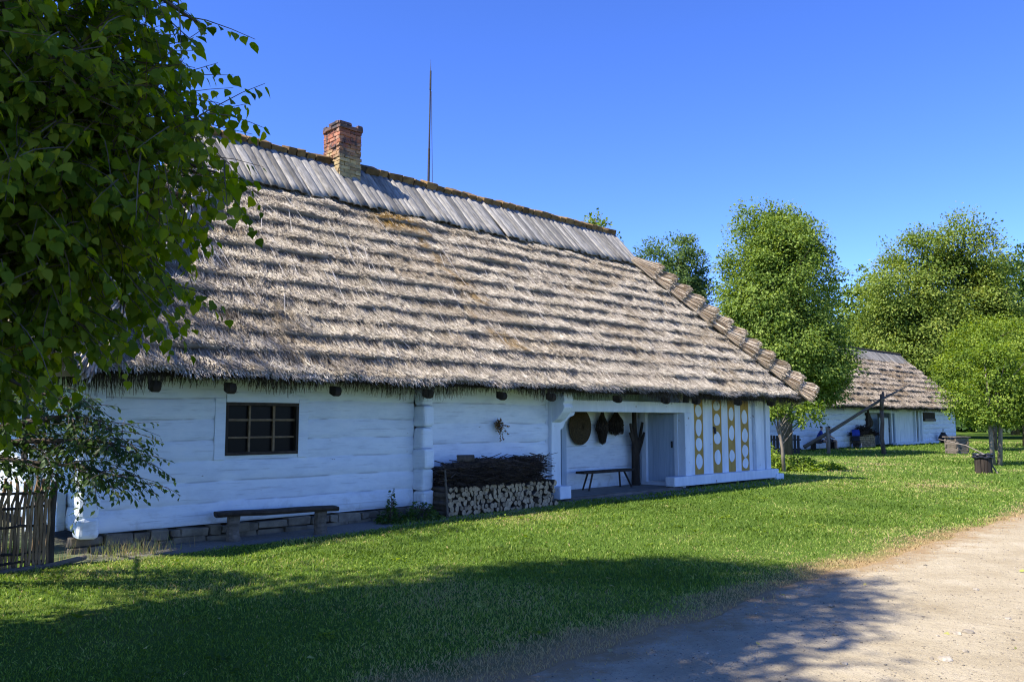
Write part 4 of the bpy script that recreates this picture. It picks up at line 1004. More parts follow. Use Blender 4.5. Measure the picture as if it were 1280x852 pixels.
# nettles at the foot of the long wall
for (u, v, h, r_0, lb) in ((4.55, -0.30, 0.48, 0.07, 'single tall nettle stem growing up the white wall'), (4.45, -0.42, 0.20, 0.24, 'low dark weeds at the wall left of the log corner'), (5.0, -0.50, 0.26, 0.30, 'bushier dark weeds at the foot of the log corner')):
    shrub('nettle', tuple(W(u, v, hz(u, v))), r_0, h, int(260 * (r_0 + 0.15) * 4), 0.06, 'dark_leaf', lb, int(u * 10), group='weeds along the white wall')

# ------------------------------------------------------------------ near lime tree on the left
def lime_leaf(P, D, N, S):
    """heart-shaped leaf, folded along the midrib: 10 vertices, 8 triangles-quads"""
    D = D / np.linalg.norm(D, axis=1)[:, None]; X_ = np.cross(D, N); X_ /= (np.linalg.norm(X_, axis=1)[:, None] + 1e-9); Nn = np.cross(X_, D)
    prof = [(0.0, 0.0, 0.0), (0.02, 0.22, 0.05), (0.22, 0.46, 0.09), (0.52, 0.40, 0.07), (0.80, 0.16, 0.0), (1.06, 0.0, -0.10)]
    mid = [(0.30, 0.0, 0.0), (0.62, 0.0, -0.01)]
    pts = []
    for (l, s_, h) in prof: pts.append(P + D * (S * l)[:, None] + X_ * (S * s_)[:, None] + Nn * (S * h)[:, None])
    for (l, s_, h) in prof[1:5]: pts.append(P + D * (S * l)[:, None] - X_ * (S * s_)[:, None] + Nn * (S * h)[:, None])
    for (l, s_, h) in mid: pts.append(P + D * (S * l)[:, None] + Nn * (S * h)[:, None])
    V = np.stack(pts, 1); n_ = len(P); i = (np.arange(n_) * 12)[:, None]
    tri = [(0, 1, 10), (1, 2, 10), (2, 3, 11), (2, 11, 10), (3, 4, 11), (4, 5, 11), (6, 0, 10), (7, 6, 10), (8, 7, 11), (7, 10, 11), (9, 8, 11), (5, 9, 11)]
    F = np.concatenate([i + np.array(t_)[None] for t_ in tri])
    return V.reshape(-1, 3), F

def spray_tree(name, foot, trunk_pts, trunk_rad, sprays, ells, ntwig, lsize, mat, label, seed, bark='bark', leaf_fn=None, per=11, twl=0.5, keep_fn=None, lrnd=(0.52, 0.28), hang=0.8, sdens=10):
    rg = np.random.default_rng(seed); t = empty(name, foot, 0, label, 'tree'); foot = np.array(foot); mb = MB()
    mb.tube([np.array(p_) - foot for p_ in trunk_pts], trunk_rad, 12, wob=0.05)
    TP = np.array(trunk_pts)
    starts = []; dirs = []
    for sp in sprays:      # explicit boughs given as polylines in metres
        pts = np.array(sp, float); n_ = len(pts)
        mb.tube(pts - foot, list(np.linspace(0.045, 0.008, n_)), 6, caps=False)
        seg = np.linalg.norm(np.diff(pts, axis=0), axis=1); L = seg.sum()
        for k in range(int(L * sdens)):
            q = rg.uniform(0.25, 1.0) * L; j = 0
            while j < n_ - 2 and q > seg[j]: q -= seg[j]; j += 1
            p_ = pts[j] + (pts[j + 1] - pts[j]) * min(q / seg[j], 1); d_ = (pts[j + 1] - pts[j]) / seg[j]
            starts.append(p_ + rg.normal(0, 0.05, 3)); dirs.append(d_ * 0.9 + rg.normal(0, 0.6, 3) * np.array([1, 1, 0.5]))
    vol = np.array([e[3] * e[4] * e[5] for e in ells]); vol /= vol.sum()
    E = np.array(ells)[rg.choice(len(ells), ntwig, p=vol)]
    d = rg.normal(0, 1, (ntwig, 3)); d /= np.linalg.norm(d, axis=1)[:, None]
    Cc = E[:, :3] + d * E[:, 3:] * (rg.random(ntwig) ** 0.42)[:, None]
    for k in range(ntwig): starts.append(Cc[k]); dirs.append(d[k] * 0.8 + rg.normal(0, 0.5, 3))
    for k in range(0, ntwig, max(1, ntwig // 46)):   # boughs from the trunk into the crown
        s_ = TP[rg.integers(1, len(TP))]; q = Cc[k]; m_ = (s_ + q) / 2 + np.array([0, 0, 0.1 * np.linalg.norm(q - s_)])
        mb.tube([s_ - foot, m_ - foot, q - foot], [0.05, 0.03, 0.01], 5, caps=False)
    starts = np.array(starts); dirs = np.array(dirs); dirs /= np.linalg.norm(dirs, axis=1)[:, None]
    if keep_fn is not None:
        kf = keep_fn(starts); starts = starts[kf]; dirs = dirs[kf]
    P = []; D = []; N = []; S = []; RV = []
    tw = MB()
    for p_, d_ in zip(starts, dirs):
        L = twl * rg.uniform(0.6, 1.3); pts = []; cur = p_.copy(); dd = d_.copy()
        for q in range(4):
            pts.append(cur - foot); dd = dd + np.array([0, 0, -0.16]) + rg.normal(0, 0.08, 3); dd /= np.linalg.norm(dd); cur = cur + dd * L / 3
        tw.tube(pts, [0.005, 0.004, 0.003, 0.002], 3, caps=False)
        side = np.cross(dd, [0, 0, 1]); side /= (np.linalg.norm(side) + 1e-6); tone = rg.normal(0, 0.12)
        for q in range(per):
            t_ = (q + 0.6) / per * 3; j = min(int(t_), 2); b_ = pts[j] + (pts[j + 1] - pts[j]) * (t_ - j); sg = 1 if q % 2 else -1
            ld = side * sg * rg.uniform(0.3, 0.9) + dd * 0.45 + np.array([0, 0, -hang]) + rg.normal(0, 0.25, 3); ld /= np.linalg.norm(ld)
            P.append(b_ + ld * lsize * 0.35); D.append(ld); N.append(np.array([0, 0, 0.9]) + d_ * 0.4 + rg.normal(0, 0.45, 3)); S.append(lsize * rg.uniform(0.6, 1.2)); RV.append(lrnd[0] + tone + rg.normal(0, lrnd[1]))
    mb.build('trunk', M[bark], t, smooth=True)
    tw.build('twigs', M[bark], t)
    V, F = (leaf_fn or lime_leaf)(np.array(P), np.array(D), np.array(N), np.array(S)); nv = len(V) // len(P)
    bulk('crown', V, F, M[mat], t, {'rnd': np.repeat(np.clip(RV, 0, 1), nv)}, smooth=False)
    return t

spray_tree('lime_tree', (-4.9, 4.4, 0), [(-4.9, 4.4, -0.1), (-4.85, 4.45, 1.6), (-4.8, 4.5, 3.2), (-4.7, 4.6, 5.2), (-4.6, 4.3, 9.6)], [0.20, 0.17, 0.15, 0.12, 0.04],
    [[(-4.8, 4.5, 3.6), (-3.5, 4.7, 4.5), (-2.5, 4.8, 4.5), (-1.95, 4.9, 4.15)],
     [(-4.8, 4.5, 3.2), (-3.5, 4.9, 4.0), (-2.6, 5.1, 3.9), (-2.05, 5.2, 3.60)],
     [(-4.8, 4.5, 2.9), (-3.5, 5.0, 3.5), (-2.6, 5.2, 3.5), (-1.95, 5.3, 3.32)],
     [(-4.8, 4.5, 2.6), (-3.7, 5.0, 3.0), (-2.9, 5.3, 2.9), (-2.5, 5.4, 2.65)],
     [(-4.8, 4.5, 2.4), (-3.7, 4.9, 2.6), (-3.0, 5.1, 2.5), (-2.7, 5.2, 2.28)],
     [(-4.8, 4.5, 2.2), (-3.9, 4.8, 2.3), (-3.3, 4.9, 2.1), (-2.95, 5.0, 1.9)],
     [(-4.8, 4.5, 4.6), (-3.3, 4.2, 5.2), (-2.3, 4.1, 5.2), (-1.75, 4.1, 4.8)]],
    [(-3.45, 4.9, 3.95, 1.20, 1.1, 0.85), (-3.5, 5.0, 3.1, 0.95, 1.1, 0.75), (-3.55, 5.0, 2.45, 0.75, 1.0, 0.45), (-4.3, 4.6, 5.7, 2.1, 1.7, 1.4), (-5.2, 4.6, 3.6, 1.4, 1.4, 1.6), (-4.3, 6.0, 3.2, 1.3, 0.7, 1.3), (-5.1, 4.2, 9.0, 2.0, 1.9, 1.9), (-3.05, 5.1, 3.35, 0.65, 0.9, 0.65), (-3.25, 5.3, 4.0, 1.0, 0.9, 0.6), (-2.85, 5.3, 3.15, 0.5, 0.7, 0.5), (-3.85, 5.0, 2.15, 0.8, 0.9, 0.6), (-2.35, 5.1, 3.40, 0.62, 0.8, 0.42), (-2.75, 5.2, 2.85, 0.55, 0.75, 0.45)],
    11200, 0.073, 'lime_leaf', 'near lime tree with heart-shaped leaves hanging in front of the house', 5,
    keep_fn=lambda P: P[:, 0] < np.interp(P[:, 2], [1.8, 2.1, 2.5, 2.8, 3.1, 3.4, 3.8, 4.4, 5.5], [-2.9, -2.65, -2.42, -2.32, -2.05, -1.78, -2.0, -1.85, -1.6]))

# damson beside the left end of the house, its low bough reaches in front of the wall
spray_tree('damson_tree', (-8.9, 8.9, 0), [(-8.9, 8.9, -0.1), (-8.85, 8.9, 2.0), (-8.8, 9.0, 4.4), (-8.7, 9.0, 8.6)], [0.16, 0.13, 0.10, 0.04],
    [[(-8.85, 8.9, 1.2), (-6.9, 8.2, 1.0), (-5.6, 8.1, 1.25), (-4.9, 8.1, 1.32), (-4.2, 8.1, 1.25), (-3.65, 8.1, 1.12)],
     [(-5.6, 8.1, 1.25), (-4.8, 8.15, 1.5), (-4.1, 8.2, 1.5), (-3.7, 8.2, 1.42)],
     [(-5.6, 8.1, 1.25), (-5.0, 8.2, 1.65), (-4.4, 8.3, 1.75), (-4.0, 8.3, 1.6)],
     [(-8.85, 8.9, 1.9), (-6.4, 8.4, 1.9), (-5.2, 8.4, 2.05), (-4.4, 8.4, 1.9)]],
    [(-9.2, 9.4, 6.3, 2.2, 2.0, 1.9), (-8.5, 9.0, 8.2, 2.0, 1.8, 1.5), (-9.6, 9.6, 4.2, 1.8, 1.6, 1.2), (-5.3, 8.1, 1.85, 1.2, 0.6, 0.55)],
    1800, 0.075, 'dark_leaf', 'damson tree with small dark leaves whose low bough crosses the left white wall', 9, leaf_fn=lambda P, D, N, S: leaves_mesh(P, D, N, S, 0.5), per=14, twl=0.42, hang=0.3, sdens=34)

# trees standing left of and behind the viewpoint, known from the shade they throw on the lawn
def shade_tree(loc, ells, n_, label, seed, size=0.22):
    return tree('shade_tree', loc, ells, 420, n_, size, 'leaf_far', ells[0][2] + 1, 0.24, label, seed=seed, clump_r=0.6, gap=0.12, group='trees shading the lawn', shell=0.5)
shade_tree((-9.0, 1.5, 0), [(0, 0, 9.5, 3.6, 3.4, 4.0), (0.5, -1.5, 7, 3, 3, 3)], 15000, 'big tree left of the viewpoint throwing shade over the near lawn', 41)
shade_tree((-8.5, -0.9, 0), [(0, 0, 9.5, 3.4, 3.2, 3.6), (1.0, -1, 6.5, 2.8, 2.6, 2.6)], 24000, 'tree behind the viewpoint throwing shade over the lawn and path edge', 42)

# ------------------------------------------------------------------ second cottage
O2 = np.array([18.5, 49.39, 0.0])
def W2(u, v, z=0.0): return O2 + HD * u + HN * v + np.array([0, 0, z])
cot = empty('thatched_cottage', tuple(O2), HA, 'far long white cottage with a pale banded thatched roof', 'house')
_h = house; house = cot
log_wall('log_wall', -8.0, 6.2, 0.05, 2.5, seed=101, lh=0.34, amp=0.05)
log_wall('log_wall', 14.3, 23.3, 0.05, 2.5, seed=111, lh=0.34, amp=0.05)
log_wall('end_wall', 0.0, 6.8, 0.05, 2.6, seed=121, axis='v', fixed=23.3, flip=-1)
log_wall('end_wall', 0.0, 6.8, 0.05, 2.6, seed=131, axis='v', fixed=-8.0)
mb = MB(); mb.box((7.6, 6.8, 1.3), (31.2, 0.1, 2.5)); mb.build('back_wall', M['wall'], cot)
mb = MB(); mb.box((7.9, 0.7, 1.3), (3.6, 0.08, 2.5)); mb.box((10.9, 0.6, 1.3), (0.08, 1.2, 2.5)); mb.build('porch_wall', M['blue_door'], cot)
mb = MB(); mb.box((6.25, -0.05, 1.25), (0.25, 0.2, 2.3)); mb.build('porch_post', M['dark_wood'], cot)
mb = MB()
for k in range(8): mb.box((11.15 + k * 0.42, 0.0, 1.27), (0.41, 0.06, 2.4), jit=0.006)
mb.build('plank_wall', M['white_wood'], cot)
mb = MB(); mb.box((8.7, 0.0, 2.30), (5.2, 0.2, 0.22)); mb.build('porch_beam', M['white_wood'], cot)
d2 = MB()
for k in range(4): d2.box((8.75 + k * 0.36, 0.10, 0.98), (0.35, 0.06, 1.75), jit=0.004)
d2 = d2.build('door', M['white_wood'], cot)
mb = MB(); mb.box((10.05, 0.05, 1.05), (0.06, 0.05, 0.3)); mb.build('handle', M['iron'], d2)
mb = MB(); mb.box((10.42, 0.04, 1.15), (0.20, 0.12, 2.1)); mb.build('door_jamb', M['white_wood'], cot)
mb = MB()
for uu in (14.35, 14.95, 15.6): mb.box((uu, -0.10, 1.25), (0.22, 0.2, 2.3), jit=0.01)
mb.build('corner_post', M['white_wood'], cot, bevel=0.02)
mb = MB(); mb.box((14.6, -0.10, 1.25), (0.16, 0.1, 2.2)); mb.build('shutter', M['dark_wood'], cot)
wn = MB(); wn.box((17.4, -0.03, 1.95), (2.3, 0.10, 0.62)); wno = wn.build('window', M['dark_wood'], cot)
mb = MB(); mb.box((17.4, -0.10, 1.72), (2.2, 0.12, 0.18)); mb.build('sill', M['old_wood'], wno)
mb = MB(); mb.box((15.0, -0.2, 0.10), (9.4, 0.24, 0.16), jit=0.01); mb.build('sill_beam', M['white_wood'], cot)
E2 = 2.55; R2 = 6.9
def slope2(v): return E2 + (v + 0.75) * (R2 - E2) / 4.15
b2v = 2.65
M['straw2'] = straw_mat('cottage_straw', (0.08, 0.064, 0.05), (0.28, 0.235, 0.185), (0.52, 0.45, 0.37), (0.15, 0.10, 0.05))
thatch(cot, (-8.8, -0.75, E2), (24.2, -0.75, E2), (21.5, b2v, slope2(b2v)), (-6, b2v, slope2(b2v)), 9, 45000, 201, lambda a, s, rg: 0.5 * (vnoise(a * 0.5, s * 1.5, 9) > 0.7) + 0 * a, lip=0.125, bw=0.014, mats=M['straw2'], ures=0.12, blade=(0.35, 0.6), sticky=False)
thatch(cot, (24.2, -0.75, E2), (24.2, 7.55, E2), (21.5, 2 * 3.4 - b2v, slope2(b2v)), (21.5, b2v, slope2(b2v)), 9, 6000, 202, None, lip=0.125, bw=0.014, mats=M['straw2'], ures=0.2, sticky=False)
thatch(cot, (-8.8, 7.55, E2), (-8.8, -0.75, E2), (-6, b2v, slope2(b2v)), (-6, 2 * 3.4 - b2v, slope2(b2v)), 9, 3000, 203, None, lip=0.125, bw=0.014, mats=M['straw2'], ures=0.25, sticky=False)
thatch(cot, (24.2, 7.55, E2), (-8.8, 7.55, E2), (-6, 2 * 3.4 - b2v, slope2(b2v)), (21.5, 2 * 3.4 - b2v, slope2(b2v)), 9, 3000, 204, None, lip=0.125, bw=0.014, mats=M['straw2'], ures=0.35, sticky=False)
mb = MB()
for sd in (0, 1):
    uu = -6.2
    while uu < 21.6:
        wd = rnd.uniform(0.16, 0.26)
        y0, z_0 = 3.4, R2 + 0.08; y1, z1 = b2v - 0.08, slope2(b2v) + 0.02
        if sd: y1 = 6.8 - y1
        mb.bar((uu, y0, z_0), (uu, y1, z1), wd, 0.04, up=(0, -1 if not sd else 1, 1), jit=0.012); uu += wd * 0.96
mb.build('ridge_boards', M['board'], cot)
mb = MB(); mb.tube([(-6.2, 3.4, R2 + 0.12), (8, 3.4, R2 + 0.10), (21.7, 3.4, R2 + 0.12)], 0.09, 8); mb.build('ridge_pole', M['dark_wood'], cot)
mb = MB(); mb.add([(21.5, 3.4, R2 + 0.08), (21.5, b2v, slope2(b2v)), (21.5, 6.8 - b2v, slope2(b2v))], [(0, 1, 2)]); mb.build('gablet', M['board'], cot)
house = _h

# things along the far cottage
def at2(name, u, v, label, cat, z=0.0, group=None): return empty(name, tuple(W2(u, v, z)), HA, label, cat, group)
hb = at2('hanging_bundle', 6.9, 0.1, 'dark pear-shaped bundle hanging left of the far cottage door', 'hanging bundle', 1.2)
mb = MB(); mb.tube([(0, 0, 0.0), (0, 0, 0.12), (0, 0, 0.42), (0, 0, 0.75), (0, 0, 1.05)], [0.06, 0.22, 0.26, 0.12, 0.03], 10); mb.build('bundle', M['herb'], hb, smooth=True)
mb = MB(); mb.tube([(0, 0, 1.0), (0, 0, 1.15)], 0.015, 5); mb.build('string', M['old_wood'], hb)
rg = np.random.default_rng(77); mb = MB()
for row in range(8):
    uu = 3.6 + 0.05 * (row % 2)
    while uu < 6.0:
        if row < 7 - 1.2 * abs(uu - 5): mb.tube([(uu, -0.62, 0.08 + row * 0.115), (uu, -0.12, 0.08 + row * 0.115)], rg.uniform(0.05, 0.068), 7, m=0, mcap=1)
        uu += 0.125
o = mb.build('firewood_stack', [M['bark'], M['log_end']]); o.location = tuple(O2); o.rotation_euler = (0, 0, HA)
tag(o, 'firewood stacked against the far cottage wall', 'firewood', kind='stuff')
def df2(rg):
    u = rg.uniform(3.5, 6.4); return (u, rg.uniform(-0.65, -0.1), 0.75 + rg.uniform(0, 0.55) * math.exp(-((u - 4.9) / 1.0) ** 2) + 0.05), (math.cos(rg.normal(0.3, 0.6)), math.sin(rg.normal(0.3, 0.8)), rg.normal(0, 0.2))
mb = twigs(700, None, 8, (0.4, 0.9), (0.012, 0.022), df2); o = mb.build('brushwood', M['twig']); o.location = tuple(O2); o.rotation_euler = (0, 0, HA)
tag(o, 'dark twigs heaped on the firewood by the far cottage', 'brushwood', kind='stuff')
pt = at2('iron_pot', 19.0, -0.45, 'dark round iron pot standing before the far cottage wall', 'pot')
mb = MB(); mb.tube([(0, 0, 0.02), (0, 0, 0.12), (0, 0, 0.42), (0, 0, 0.62), (0, 0, 0.72), (0, 0, 0.80)], [0.22, 0.33, 0.36, 0.24, 0.16, 0.19], 14); mb.build('body', M['iron'], pt, smooth=True)
mb = MB(); mb.tube([(0.17 * math.cos(a), 0, 0.78 + 0.28 * math.sin(a)) for a in np.linspace(0, math.pi, 9)], 0.012, 5); mb.build('handle', M['iron'], pt)

# seated people on a bench
sb = at2('garden_bench', -1.1, -0.45, 'dark bench carrying two people at the far cottage wall', 'bench')
mb = MB(); mb.box((0, 0, 0.43), (3.0, 0.36, 0.05)); mb.build('seat', M['dark_wood'], sb)
for x in (-1.2, 1.2): mb = MB(); mb.box((x, 0, 0.2), (0.08, 0.3, 0.41)); mb.build('leg', M['dark_wood'], sb)
def skin_mesh(name, verts, edges, radii, mat, parent, root=0, sub=2):
    me = bpy.data.meshes.new(name); me.from_pydata(verts, edges, []); me.materials.append(mat)
    o = link(name, me, parent); bm = bmesh.new(); bm.from_mesh(me); ly = bm.verts.layers.skin.verify(); bm.verts.ensure_lookup_table()
    for i, v in enumerate(bm.verts): v[ly].radius = (radii[i], radii[i]); v[ly].use_root = (i == root)
    bm.to_mesh(me); bm.free()
    sk = o.modifiers.new('skin', 'SKIN'); sk.use_smooth_shade = True
    sbm = o.modifiers.new('sub', 'SUBSURF'); sbm.levels = sub; sbm.render_levels = sub
    return o
def person(u, label, shirt, pants, lean, look, rz):
    p_ = empty('person', tuple(W2(u, -0.50, 0)), HA + rz, label, 'person')
    y = -1   # facing away from the wall
    v = [(0, 0, 0.52), (0, -0.02, 0.72), (0, -0.05 - lean * .5, 0.98), (0, -0.07 - lean, 1.10), (0, -0.09 - lean, 1.17), (0, -0.12 - lean, 1.31),
         (-0.17, -0.06 - lean, 1.04), (-0.23, -0.10 - lean, 0.78), (-0.14, -0.32 - lean * .6, 0.66), (-0.10, -0.38 - lean * .6, 0.66),
         (0.17, -0.06 - lean, 1.04), (0.23, -0.10 - lean, 0.78), (0.14, -0.32 - lean * .6, 0.66), (0.10, -0.38 - lean * .6, 0.66),
         (-0.10, -0.02, 0.52), (-0.12, -0.46, 0.53), (-0.12, -0.46, 0.09), (-0.13, -0.60, 0.05),
         (0.10, -0.02, 0.52), (0.13, -0.46, 0.53), (0.14, -0.44, 0.09), (0.15, -0.58, 0.05)]
    e = [(0, 1), (1, 2), (2, 3), (3, 4), (4, 5), (2, 6), (6, 7), (7, 8), (8, 9), (2, 10), (10, 11), (11, 12), (12, 13), (0, 14), (14, 15), (15, 16), (16, 17), (0, 18), (18, 19), (19, 20), (20, 21)]
    rd = [0.13, 0.13, 0.13, 0.06, 0.055, 0.10, 0.06, 0.045, 0.035, 0.04, 0.06, 0.045, 0.035, 0.04, 0.09, 0.065, 0.045, 0.04, 0.09, 0.065, 0.045, 0.04]
    skin_mesh('body', v, e, rd, M['skin'], p_)
    sv = [v[0], v[1], v[2], v[3], v[6], v[7], v[10], v[11]]
    skin_mesh('shirt', sv, [(0, 1), (1, 2), (2, 3), (2, 4), (4, 5), (2, 6), (6, 7)], [0.15, 0.155, 0.155, 0.075, 0.08, 0.062, 0.08, 0.062], shirt, p_)
    tv = [v[0], v[14], ((v[14][0] + v[15][0]) / 2, -0.34, 0.53), v[18], ((v[18][0] + v[19][0]) / 2, -0.34, 0.53)]
    skin_mesh('shorts', tv, [(0, 1), (1, 2), (0, 3), (3, 4)], [0.145, 0.105, 0.092, 0.105, 0.092], pants, p_)
    hx = v[5]
    skin_mesh('hair', [(0, hx[1] + 0.02, hx[2] + 0.055), (0, hx[1] + 0.05, hx[2] + 0.0), (0, hx[1] + 0.055, hx[2] - 0.07)], [(0, 1), (1, 2)], [0.095, 0.10, 0.07], M['hair'], p_)
    mb = MB(); mb.box((0, hx[1] - 0.105, hx[2] - 0.015), (0.025, 0.03, 0.04), jit=0.004); mb.build('nose', M['skin'], p_, bevel=0.006)
    return p_
person(-1.75, 'seated person in a blue shirt leaning forward on the far bench', M['blue_cloth'], M['dark_cloth'], 0.10, 0, R(20))
person(-0.55, 'seated person in a pale grey top with bare legs on the far bench', M['grey_cloth'], M['dark_cloth'], 0.02, 0, R(35))

# push-chair
st = at2('pushchair', 2.55, -0.85, 'dark pushchair with pale wheels parked beside the far firewood', 'pushchair'); st.rotation_euler[2] = HA + R(30)
mb = MB()
for s_ in (-0.22, 0.22):
    mb.tube([(0.50, s_, 1.02), (0.20, s_, 0.62), (-0.25, s_, 0.18)], 0.018, 6); mb.tube([(0.30, s_, 0.16), (0.02, s_, 0.52)], 0.018, 6)
mb.tube([(0.50, -0.22, 1.02), (0.52, 0, 1.04), (0.50, 0.22, 1.02)], 0.018, 6); mb.build('frame', M['iron'], st)
mb = MB(); mb.bar((0.28, 0, 0.95), (0.05, 0, 0.48), 0.38, 0.05, up=(1, 0, 0)); mb.bar((0.05, 0, 0.48), (-0.30, 0, 0.50), 0.38, 0.05); mb.build('seat', M['dark_cloth'], st, bevel=0.02)
mb = MB(); vs = []; fs = []
for i, a in enumerate(np.linspace(0.2, 1.7, 7)):
    for k, y in enumerate((-0.22, 0, 0.22)): vs.append((0.28 - 0.42 * math.sin(a), y, 0.80 + 0.34 * math.cos(a) * (1.05 if k == 1 else 0.95)))
for i in range(6):
    for k in range(2): fs.append((i * 3 + k, i * 3 + k + 1, i * 3 + k + 4, i * 3 + k + 3))
mb.add(vs, fs); o = mb.build('hood', M['blue_cloth'], st); md = o.modifiers.new('thick', 'SOLIDIFY'); md.thickness = 0.02
for x in (-0.27, 0.30):
    for s_ in (-0.25, 0.25):
        mb = MB(); mb.tube([(x + 0.13 * math.cos(a), s_, 0.14 + 0.13 * math.sin(a)) for a in np.linspace(0, 2 * math.pi, 17)], 0.02, 6, caps=False)
        for a in range(4): mb.tube([(x, s_, 0.14), (x + 0.13 * math.cos(a * 1.57), s_, 0.14 + 0.13 * math.sin(a * 1.57))], 0.008, 4)
        mb.build('wheel', M['grey_cloth'], st)

# well sweep: forked post, long pivoting beam, rest post
ws = empty('well_sweep', (18.45, 41.4, 0), 0, 'wooden well sweep, a forked post with a long slanting beam', 'well sweep')
mb = MB(); mb.tube([(0.05, 0, -0.1), (-0.05, 0, 0.8), (0.02, 0, 1.6), (0.0, 0, 2.35)], [0.115, 0.10, 0.095, 0.09], 10, wob=0.06)
mb.tube([(0, -0.02, 2.2), (-0.06, -0.13, 2.6), (-0.05, -0.16, 3.0)], [0.09, 0.08, 0.06], 8); mb.tube([(0, 0.02, 2.2), (0.12, 0.14, 2.6), (0.18, 0.16, 3.12)], [0.09, 0.08, 0.06], 8); mb.build('post', M['bark'], ws, smooth=True)
mb = MB(); mb.tube([(-3.85, 0.25, 0.36), (-2.4, 0.15, 1.22), (0, 0, 2.72), (1.5, -0.05, 3.50)], [0.095, 0.09, 0.065, 0.03], 9, wob=0.04); mb.build('beam', M['old_wood'], ws, smooth=True)
mb = MB(); mb.tube([(-2.72, 0.0, -0.1), (-2.70, 0.0, 0.7), (-2.76, 0.0, 1.38)], [0.085, 0.08, 0.075], 9, wob=0.06); mb.build('rest_post', M['bark_pale'], ws, smooth=True)
wl = empty('well', (22.7, 42.5, 0), R(18), 'square timber well crib with a flat plank cover', 'well'); wl.scale = (0.75, 0.75, 1.0)
mb = MB()
for k in range(5):
    z_ = 0.08 + k * 0.16
    if k % 2 == 0:
        for s_ in (-0.42, 0.42): mb.bar((-0.55, s_, z_), (0.55, s_, z_), 0.12, 0.155, jit=0.012)
    for s_ in (-0.42, 0.42):
        if k % 2 == 1: mb.bar((s_, -0.55, z_), (s_, 0.55, z_), 0.12, 0.155, jit=0.012)
        else: mb.bar((s_, -0.35, z_), (s_, 0.35, z_), 0.10, 0.14, jit=0.01)
    if k % 2 == 1:
        for s_ in (-0.42, 0.42): mb.bar((-0.35, s_, z_), (0.35, s_, z_), 0.10, 0.14, jit=0.01)
mb.build('crib', M['old_wood'], wl)
mb = MB()
for k in range(4): mb.box((0, -0.45 + k * 0.30, 0.86), (1.25, 0.28, 0.045), jit=0.01)
mb.build('cover', M['old_wood'], wl)

# slatted litter bin with stake
bn = empty('litter_bin', (15.25, 27.0, 0), R(10), 'dark slatted wooden litter bin lined with a black bag', 'litter bin')
mb = MB()
for k in range(16):
    a = 2 * math.pi * k / 16; mb.box((0.235 * math.cos(a), 0.235 * math.sin(a), 0.29), (0.03, 0.082, 0.56), Matrix.Rotation(a, 3, 'Z'), jit=0.004)
mb.build('slats', M['dark_wood'], bn)
mb = MB(); mb.tube([(0, 0, 0.05), (0, 0, 0.55)], 0.215, 16); mb.tube([(0.27 * math.cos(a), 0.27 * math.sin(a), 0.60 + 0.012 * math.sin(a * 5)) for a in np.linspace(0, 2 * math.pi, 25)], [0.03 + 0.012 * math.sin(k * 2.1) for k in range(25)], 7, caps=False)
mb.tube([(0.275 * math.cos(a), 0.275 * math.sin(a), 0.52 + 0.02 * math.sin(a * 7)) for a in np.linspace(0, 2 * math.pi, 33)], [0.035 + 0.012 * math.sin(k * 1.7) for k in range(33)], 7, caps=False); mb.build('bag', M['plastic'], bn)
sk_ = empty('leaning_stick', (15.62, 26.9, 0), 0, 'thin pale crooked stick leaning past the litter bin', 'stick')
mb = MB(); mb.tube([(0.02, 0, 0), (-0.10, 0.1, 0.28), (-0.16, 0.2, 0.55), (-0.45, 0.9, 0.86), (-0.95, 1.7, 1.05)], [0.026, 0.024, 0.022, 0.018, 0.012], 7); mb.build('stem', M['bark_pale'], sk_)

# picket fence behind the young tree, its shade painted as a near-black colour
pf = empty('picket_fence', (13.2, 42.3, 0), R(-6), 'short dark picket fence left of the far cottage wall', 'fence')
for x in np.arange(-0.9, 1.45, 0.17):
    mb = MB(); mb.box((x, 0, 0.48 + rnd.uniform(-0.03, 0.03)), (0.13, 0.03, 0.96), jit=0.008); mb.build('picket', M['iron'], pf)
for z_ in (0.25, 0.72):
    mb = MB(); mb.box((0.25, 0.035, z_), (2.4, 0.035, 0.07)); mb.build('rail', M['dark_wood'], pf)

# far wood along the horizon
def far_wood():
    rg = np.random.default_rng(90); V = []; F = []; b = 0; RV = []
    n_ = 60000; ang = rg.uniform(-0.95, 1.0, n_); dist = 135 + 40 * rg.random(n_)
    topn = 11 + 8 * fbm(ang * 9, ang * 0, 3, 3); h = rg.random(n_) ** 0.85 * topn
    dist = dist + (h - 6) * 1.2 + 8 * (fbm(ang * 30, h * 0.25, 8, 2) - 0.5)
    P = np.stack([np.sin(ang) * dist, np.cos(ang) * dist, h], 1); N = rg.normal(0, 0.6, (n_, 3)) + np.array([0, -0.5, 0.6]); D = rg.normal(0, 1, (n_, 3))
    V, F = leaves_mesh(P, D, N, 1.7 * rg.uniform(0.6, 1.3, n_), 0.8)
    o = bulk('far_wood', V, F, M['leaf_far'], None, {'rnd': np.repeat(np.clip(fbm(ang * 40, h * 0.3, 5, 2) + rg.normal(0, 0.15, n_), 0, 1), 4)})
    tag(o, 'distant green wood along the horizon', 'wood', kind='stuff')
far_wood()

